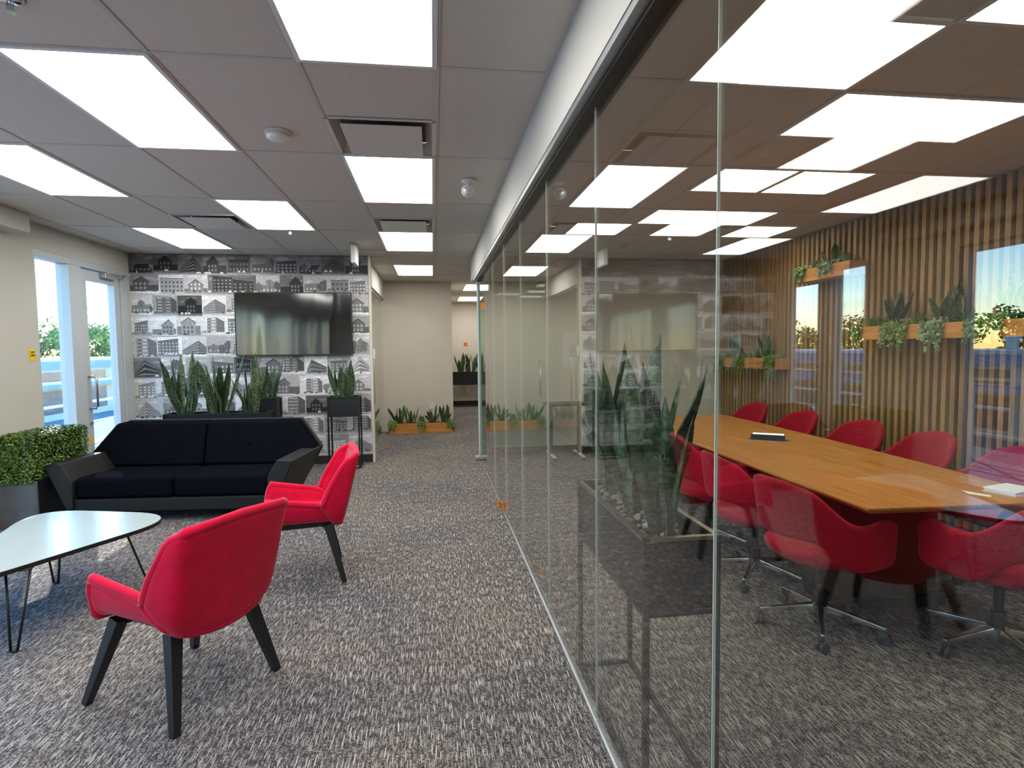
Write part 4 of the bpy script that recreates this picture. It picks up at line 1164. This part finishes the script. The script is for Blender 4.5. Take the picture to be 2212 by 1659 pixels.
# ------------------------------------------------------------------ conference chairs (facing local +y)
def sm(a, b, x):
    t = max(0, min(1, (x - a) / (b - a))); return t * t * (3 - 2 * t)
def shell(u, v):
    ph_ = (u - .5) * 2 * math.radians(128); a = abs(ph_)
    zt = .845 - .03 * sm(.2, .65, a) - .175 * sm(.6, 1.35, a) + .015 * sm(1.5, 1.9, a) - .05 * sm(2.02, 2.24, a)
    zb = .545 - .14 * sm(.7, 1.25, a) + .03 * sm(2.05, 2.24, a)
    z = zb + (zt - zb) * v
    fl = 1 + .20 * (z - .45)
    x = .27 * math.sin(ph_) * fl
    y = -.285 * math.cos(ph_) * fl - .09 * max(0, z - .5) * math.cos(ph_ * .5) ** 2 + .02
    if a > PI / 2: x = math.copysign(.27 * fl - .05 * (a - PI / 2), ph_)
    return (x, y, z)
def conf_chair(label, loc, rotz):
    t = thing('swivel_chair', label, 'chair', loc, rotz, 'red chairs around the conference table')
    obj('shell_back', MB().grid(shell, 32, 8), M['redw'], t, smooth=True, solid=.042, solid_off=1, sub=1)
    st = MB(); rings = []
    for r_, z in ((.0, .385), (.20, .39), (.262, .41), (.275, .445), (.262, .475), (.20, .492), (.0, .50)):
        rings.append([(r_ * 1.0 * math.copysign(abs(math.cos(k * PI / 16)) ** .8, math.cos(k * PI / 16)), r_ * 1.02 * math.copysign(abs(math.sin(k * PI / 16)) ** .8, math.sin(k * PI / 16)) + .02, z) for k in range(32)])
    st.loft(rings); obj('seat', st, M['redw'], t, smooth=True)
    obj('column', MB().lathe([(.0, .10), (.032, .10), (.032, .20), (.022, .20), (.022, .33), (.09, .345), (.09, .385), (0, .385)], 18), M['black'], t, smooth=False)
    obj('hub', MB().lathe([(0, .085), (.042, .085), (.045, .125), (.033, .135), (0, .135)], 18), M['chrome'], t)
    for k in range(5):
        a = math.radians(90 + 72 * k + 14); c, s = math.cos(a), math.sin(a)
        def at(r_, w, z): return (r_ * c - w * s, r_ * s + w * c, z)
        lg = MB().loft([[at(.03, -.02, .09), at(.03, .02, .09), at(.03, .016, .13), at(.03, -.016, .13)], [at(.31, -.011, .072), at(.31, .011, .072), at(.31, .009, .09), at(.31, -.009, .09)]])
        l_ = obj('base_leg', lg, M['chrome'], t, bevel=.004)
        cs = MB().lathe([(.0, .055), (.009, .055), (.009, .075), (0, .075)], 8, *at(.305, 0, 0)[:2])
        w0 = len(cs.v)
        for off in (-.014, .014): cs.lathe([(0, off - .009), (.024, off - .009), (.029, off - .004), (.029, off + .004), (.024, off + .009), (0, off + .009)], 16, 0, .029, axis='x')
        cs.xf(Matrix.Translation((*at(.305, 0, 0)[:2], 0)) @ Matrix.Rotation(a + .9 + k, 4, 'Z'), w0)
        obj('caster', cs, M['wheel'], l_)
    return t
G = 'red chairs around the conference table'
c0 = conf_chair('red swivel chair on the glass side of the table, nearest the camera', (2.05, 2.79, 0), -PI / 2 + .12)
CH = [((2.08, 3.47), -PI / 2 - .05, 'red swivel chair on the glass side, second from the camera'),
      ((2.10, 4.15), -PI / 2, 'red swivel chair on the glass side, farthest, behind the potted leaves'),
      ((2.74, 2.42), .12, 'red swivel chair at the near head of the table, cut by the right edge'),
      ((3.58, 6.42), PI / 2 + .05, 'red chair at the slatted wall, farthest down the table'),
      ((3.58, 5.53), PI / 2, 'red chair at the slatted wall, second from the far end'),
      ((3.58, 4.66), PI / 2 + .08, 'red chair at the slatted wall, third from the far end'),
      ((3.56, 3.95), PI / 2 - .05, 'red chair at the slatted wall below the long planter box'),
      ((3.56, 3.22), PI / 2, 'red chair at the slatted wall, cut by the right edge')]
for (x, y_), rz, lb in CH: dup(c0, (x, y_, 0), rz, lb, G)

# rolling side stand at the far end
rc = thing('rolling_stand', 'small wooden topped rolling stand at the conference end wall', 'stand', (1.80, 7.78, 0), 0)
obj('top', MB().box(-.28, .28, -.2, .2, .74, .765), M['dwood'], rc, bevel=.004)
obj('post', MB().bar((-.2, 0, .04), (-.2, .0, .74), .045).bar((.2, 0, .04), (.2, .0, .74), .045), M['black'], rc)
obj('base_bar', MB().box(-.22, -.18, -.27, .27, .04, .065).box(.18, .22, -.27, .27, .04, .065), M['white'], rc, bevel=.006)
for sx in (-.2, .2):
    for sy in (-.24, .24): obj('caster', MB().lathe([(0, sx - .012), (.02, sx - .012), (.02, sx + .012), (0, sx + .012)], 12, sy, .02, axis='x'), M['wheel'], rc)

# ------------------------------------------------------------------ small fittings on ceiling and walls
sd = thing('smoke_detector', 'round white smoke detector on the ceiling tile left of the large vent', 'smoke detector', (-.866, 3.58, CE))
obj('base', MB().lathe([(0, .002), (.072, .002), (.072, -.014), (0, -.014)], 32), M['white'], sd)
obj('cap', MB().lathe([(0, -.014), (.064, -.014), (.062, -.034), (.05, -.042), (0, -.044)], 32), M['white'], sd, smooth=True)
def sprinkler(label, x, y_):
    t = thing('sprinkler_head', label, 'sprinkler', (x, y_, CE))
    obj('escutcheon', MB().lathe([(0, .003), (.042, .003), (.046, -.002), (.03, -.012), (0, -.012)], 24), M['chrome'], t, smooth=True)
    obj('frame', MB().box(-.012, -.008, -.003, .003, -.045, -.01).box(.008, .012, -.003, .003, -.045, -.01).box(-.004, .004, -.004, .004, -.045, -.012), M['chrome'], t)
    obj('deflector', MB().lathe([(0, -.045), (.016, -.045), (.018, -.048), (0, -.048)], 16), M['chrome'], t)
sprinkler('chrome sprinkler head in the top left corner', -1.474, 2.364)
sprinkler('small chrome sprinkler head in front of the photo wallpaper', -1.455, 6.394)
sprinkler('sprinkler head on the conference room ceiling', 2.36, 6.95)
em = thing('emergency_light', 'small white emergency spotlight head hanging from the ceiling near the glass', 'emergency light', (.292, 4.42, CE))
obj('canopy', MB().lathe([(0, .003), (.055, .003), (.055, -.01), (.03, -.025), (0, -.025)], 24), M['white'], em, smooth=True)
obj('stem', MB().tube([(0, 0, -.02), (0, 0, -.055), (-.01, -.02, -.065)], .012, 8), M['white'], em, smooth=True)
hd = MB().lathe([(0, -.05), (.025, -.045), (.042, -.01), (.045, .03), (.04, .032), (0, .026)], 20)
hd.xf(Matrix.Translation((-.012, -.025, -.085)) @ Matrix.Rotation(math.radians(112), 4, 'X') @ Matrix.Rotation(.3, 4, 'Z'))
h1 = obj('lamp_head', hd, M['white'], em, smooth=True)
ln = MB().lathe([(0, .027), (.034, .033), (.03, .04), (0, .044)], 18)
ln.xf(Matrix.Translation((-.012, -.025, -.085)) @ Matrix.Rotation(math.radians(112), 4, 'X') @ Matrix.Rotation(.3, 4, 'Z'))
obj('lens', ln, M['lens'], h1, smooth=True)
ex = thing('exit_sign', 'white ceiling hung exit sign box seen edge on near the photo wallpaper', 'exit sign', (-.905, 7.2, CE))
obj('canopy', MB().box(-.035, .035, -.08, .08, -.03, .003), M['white'], ex, bevel=.005)
obj('housing', MB().box(-.025, .025, -.15, .15, -.235, -.03), M['white'], ex, bevel=.006)
obj('face_panel', MB().box(-.028, -.025, -.135, .135, -.22, -.045).box(.025, .028, -.135, .135, -.22, -.045), M['lampframe'], ex)
def plate(name, label, cat, x, y_, z, w, h_, m, ax='y'):
    t = thing(name, label, cat, (x, y_, z))
    if ax == 'y':
        obj('plate', MB().box(-w / 2, w / 2, -.008, 0, -h_ / 2, h_ / 2), m, t, bevel=.002)
        if cat == 'outlet':
            for zz in (-.03, .03): obj('socket', MB().box(-.016, .016, -.0095, -.008, zz - .014, zz + .014), M['lampframe'], t, bevel=.002)
    else:
        obj('plate', MB().box(-.022, 0, -w / 2, w / 2, -h_ / 2, h_ / 2), m, t, bevel=.004)
        obj('lens', MB().box(-.024, -.022, -w / 4, w / 4, -h_ / 4, h_ / 4), M['black'], t)
    return t
plate('wall_outlet', 'white wall outlet behind the plants on the cream wall', 'outlet', -.03, YC, .46, .08, .125, M['white'])
plate('wall_outlet', 'white wall outlet under the far corridor stand', 'outlet', .95, YFAR, .42, .09, .14, M['white'])
sg = thing('wall_sign', 'small orange sign on the far corridor wall above the plants', 'sign', (.90, YFAR, 1.66))
obj('plate', MB().box(-.05, .05, -.006, 0, -.05, .05), M['redsign'], sg)
obj('mark', MB().box(-.03, .03, -.0075, -.006, .005, .02).box(-.03, .03, -.0075, -.006, -.02, -.008), M['orange'], sg)
cr = thing('card_reader', 'white card reader on the end of the photo wall', 'card reader', (-.805, YA + .06, 1.47))
obj('housing', MB().box(0, .03, -.035, .035, -.07, .07), M['white'], cr, bevel=.006)
obj('sensor', MB().box(.03, .032, -.02, .02, -.03, .03), M['lampframe'], cr)
# orange stickers on the glass
s1 = thing('tape_tab', 'orange tape tab with dark slits sticking out of the glass near the floor', 'sticker', (XG - .0045, 5.30, .055))
fx = [(0, .03), (-.022, .036), (-.048, .055), (-.05, .02), (-.052, -.012), (-.03, -.036), (0, -.055)]
obj('tab', MB().loft([[(a, 0, b_) for a, b_ in fx], [(a, .001, b_) for a, b_ in fx]]), M['orange'], s1)
for z0 in (.008, -.018):
    obj('slit', MB().loft([[(-.036, -.0006, z0 + .016), (-.010, -.0006, z0), (-.010, -.0006, z0 - .008), (-.036, -.0006, z0 + .006)], [(-.036, 0, z0 + .016), (-.010, 0, z0), (-.010, 0, z0 - .008), (-.036, 0, z0 + .006)]]), M['ink'], s1)
p2 = [(.0, .03), (.02, .034), (.05, -.012), (.062, -.03), (.03, -.028), (.0, -.02)]
tag(obj('tape_tab', MB().loft([[(XG + .005 + a, 3.59, .085 + b_) for a, b_ in p2], [(XG + .005 + a, 3.591, .085 + b_) for a, b_ in p2]]), M['orange']), 'plain orange tape tab behind the glass, nearer the camera', 'sticker')
tag(obj('glass_sticker', MB().box(.66, .745, 7.842, 7.845, 2.06, 2.15), M['orange']), 'orange sticker high on the open glass door', 'sticker')

# ------------------------------------------------------------------ outside
gr = mat('pale asphalt lot', (150, 150, 148), 0.9, var=0.1, scale=.4)
struct('ground_outside', MB().poly([(-300, -200, -4.5), (-4.05, -200, -4.5), (-4.05, 300, -4.5), (-300, 300, -4.5)]), gr)
struct('terrace_outside', MB().box(-6.2, -4.02, -6, 18, -.35, -.06), mat('pale terrace slab', (178, 176, 172), 0.9, var=0.05, scale=2))
rail = thing('terrace_railing', 'white horizontal bar railing outside the balcony door', 'railing', (-6.1, 6, -.06))
rm = mat('white painted rail', (222, 226, 228), 0.5)
for zz in (.35, .72, 1.1): obj('bar', MB().box(-.02, .02, -11.5, 11.5, zz - .02, zz + .02), rm, rail)
for k in range(12): obj('post', MB().box(-.025, .025, -11 + 2 * k - .025, -11 + 2 * k + .025, 0, 1.12), rm, rail)
bl = mat('pale blue metal cladding', (120, 156, 196), 0.6, var=0.05, scale=.6)
wh = mat('white parapet', (214, 222, 228), 0.7)
dk = mat('dark strip window', (70, 84, 98), 0.25)
bd = thing('low_building', 'long low pale blue flat roofed building across the lot', 'building', (-34, 35, -4.5))
obj('walls', MB().box(-12, 0, -60, 60, 0, 4.6), M['greywall'], bd)
obj('fascia', MB().box(-12.1, .15, -60.1, 60.1, 4.6, 5.35), bl, bd)
obj('parapet', MB().box(-12.2, .22, -60.2, 60.2, 5.35, 5.6), wh, bd)
obj('canopy_band', MB().box(0, 1.2, -60, 60, 3.0, 3.35), bl, bd)
for k in range(20):
    yy = -58 + 6 * k
    w_ = obj('window', MB().box(0, .06, yy, yy + 4.6, 3.5, 4.4), dk, bd)
    obj('window', MB().box(0, .06, yy, yy + 4.6, .6, 2.7), dk, bd)
for k in range(4): obj('roof_vent', MB().lathe([(0, 5.6), (.35, 5.6), (.35, 6.3), (.5, 6.3), (.5, 6.55), (0, 6.55)], 12, -3.5, -10 + 9 * k), wh, bd)
tm = foliage('tree leaf', (58, 92, 34), (150, 172, 84), 0.7)
tk = mat('tree bark', (84, 70, 56), 0.9, var=0.2, scale=6)
def tree_meshes(seed):
    r_ = random.Random(seed); b = MB()
    blobs = [(Vector((r_.gauss(0, 1.7), r_.gauss(0, 1.7), r_.uniform(4.0, 8.2))), r_.uniform(1.0, 2.0)) for _ in range(11)]
    for _ in range(1900):
        c, rad = r_.choice(blobs)
        d_ = Vector((r_.gauss(0, 1), r_.gauss(0, 1), r_.gauss(0, 1))).normalized()
        leaf_quad(b, c + d_ * rad * r_.uniform(.7, 1.05), (d_ + Vector((r_.uniform(-.6, .6),) * 3)).normalized(), r_.uniform(.16, .32), r_, .6)
    crown = b.mesh('crown', tm)
    t = MB().tube([(0, 0, 0), (.1, 0, 2.5), (.0, .1, 5.5)], [.28, .2, .1], 8)
    for c, rad in blobs[:6]: t.tube([(.05, 0, 2.8), tuple(c * .6 + Vector((0, 0, 1.6))), tuple(c)], [.1, .07, .03], 6)
    return crown, t.mesh('trunk', tk, True)
TMS = [tree_meshes(k) for k in range(3)]
WORDS = ['first', 'second', 'third', 'fourth', 'fifth', 'sixth', 'seventh', 'eighth', 'ninth', 'tenth', 'eleventh', 'twelfth', 'thirteenth', 'fourteenth', 'fifteenth', 'sixteenth', 'seventeenth', 'eighteenth']
r_ = random.Random(9)
for k in range(15):
    yy = -30 + 11.5 * k + r_.uniform(-.6, .6)
    t = thing('tree', 'green leafy tree beyond the low building, %s along the row' % WORDS[k], 'tree', (-58 + r_.uniform(-2, 2), yy, -4.5), r_.uniform(0, 6), 'trees beyond the low building')
    s = r_.uniform(.95, 1.35); t.scale = (s, s, s * .98)
    cm, tm_ = TMS[k % 3]
    obj('crown', cm, None, t); obj('trunk', tm_, None, t)
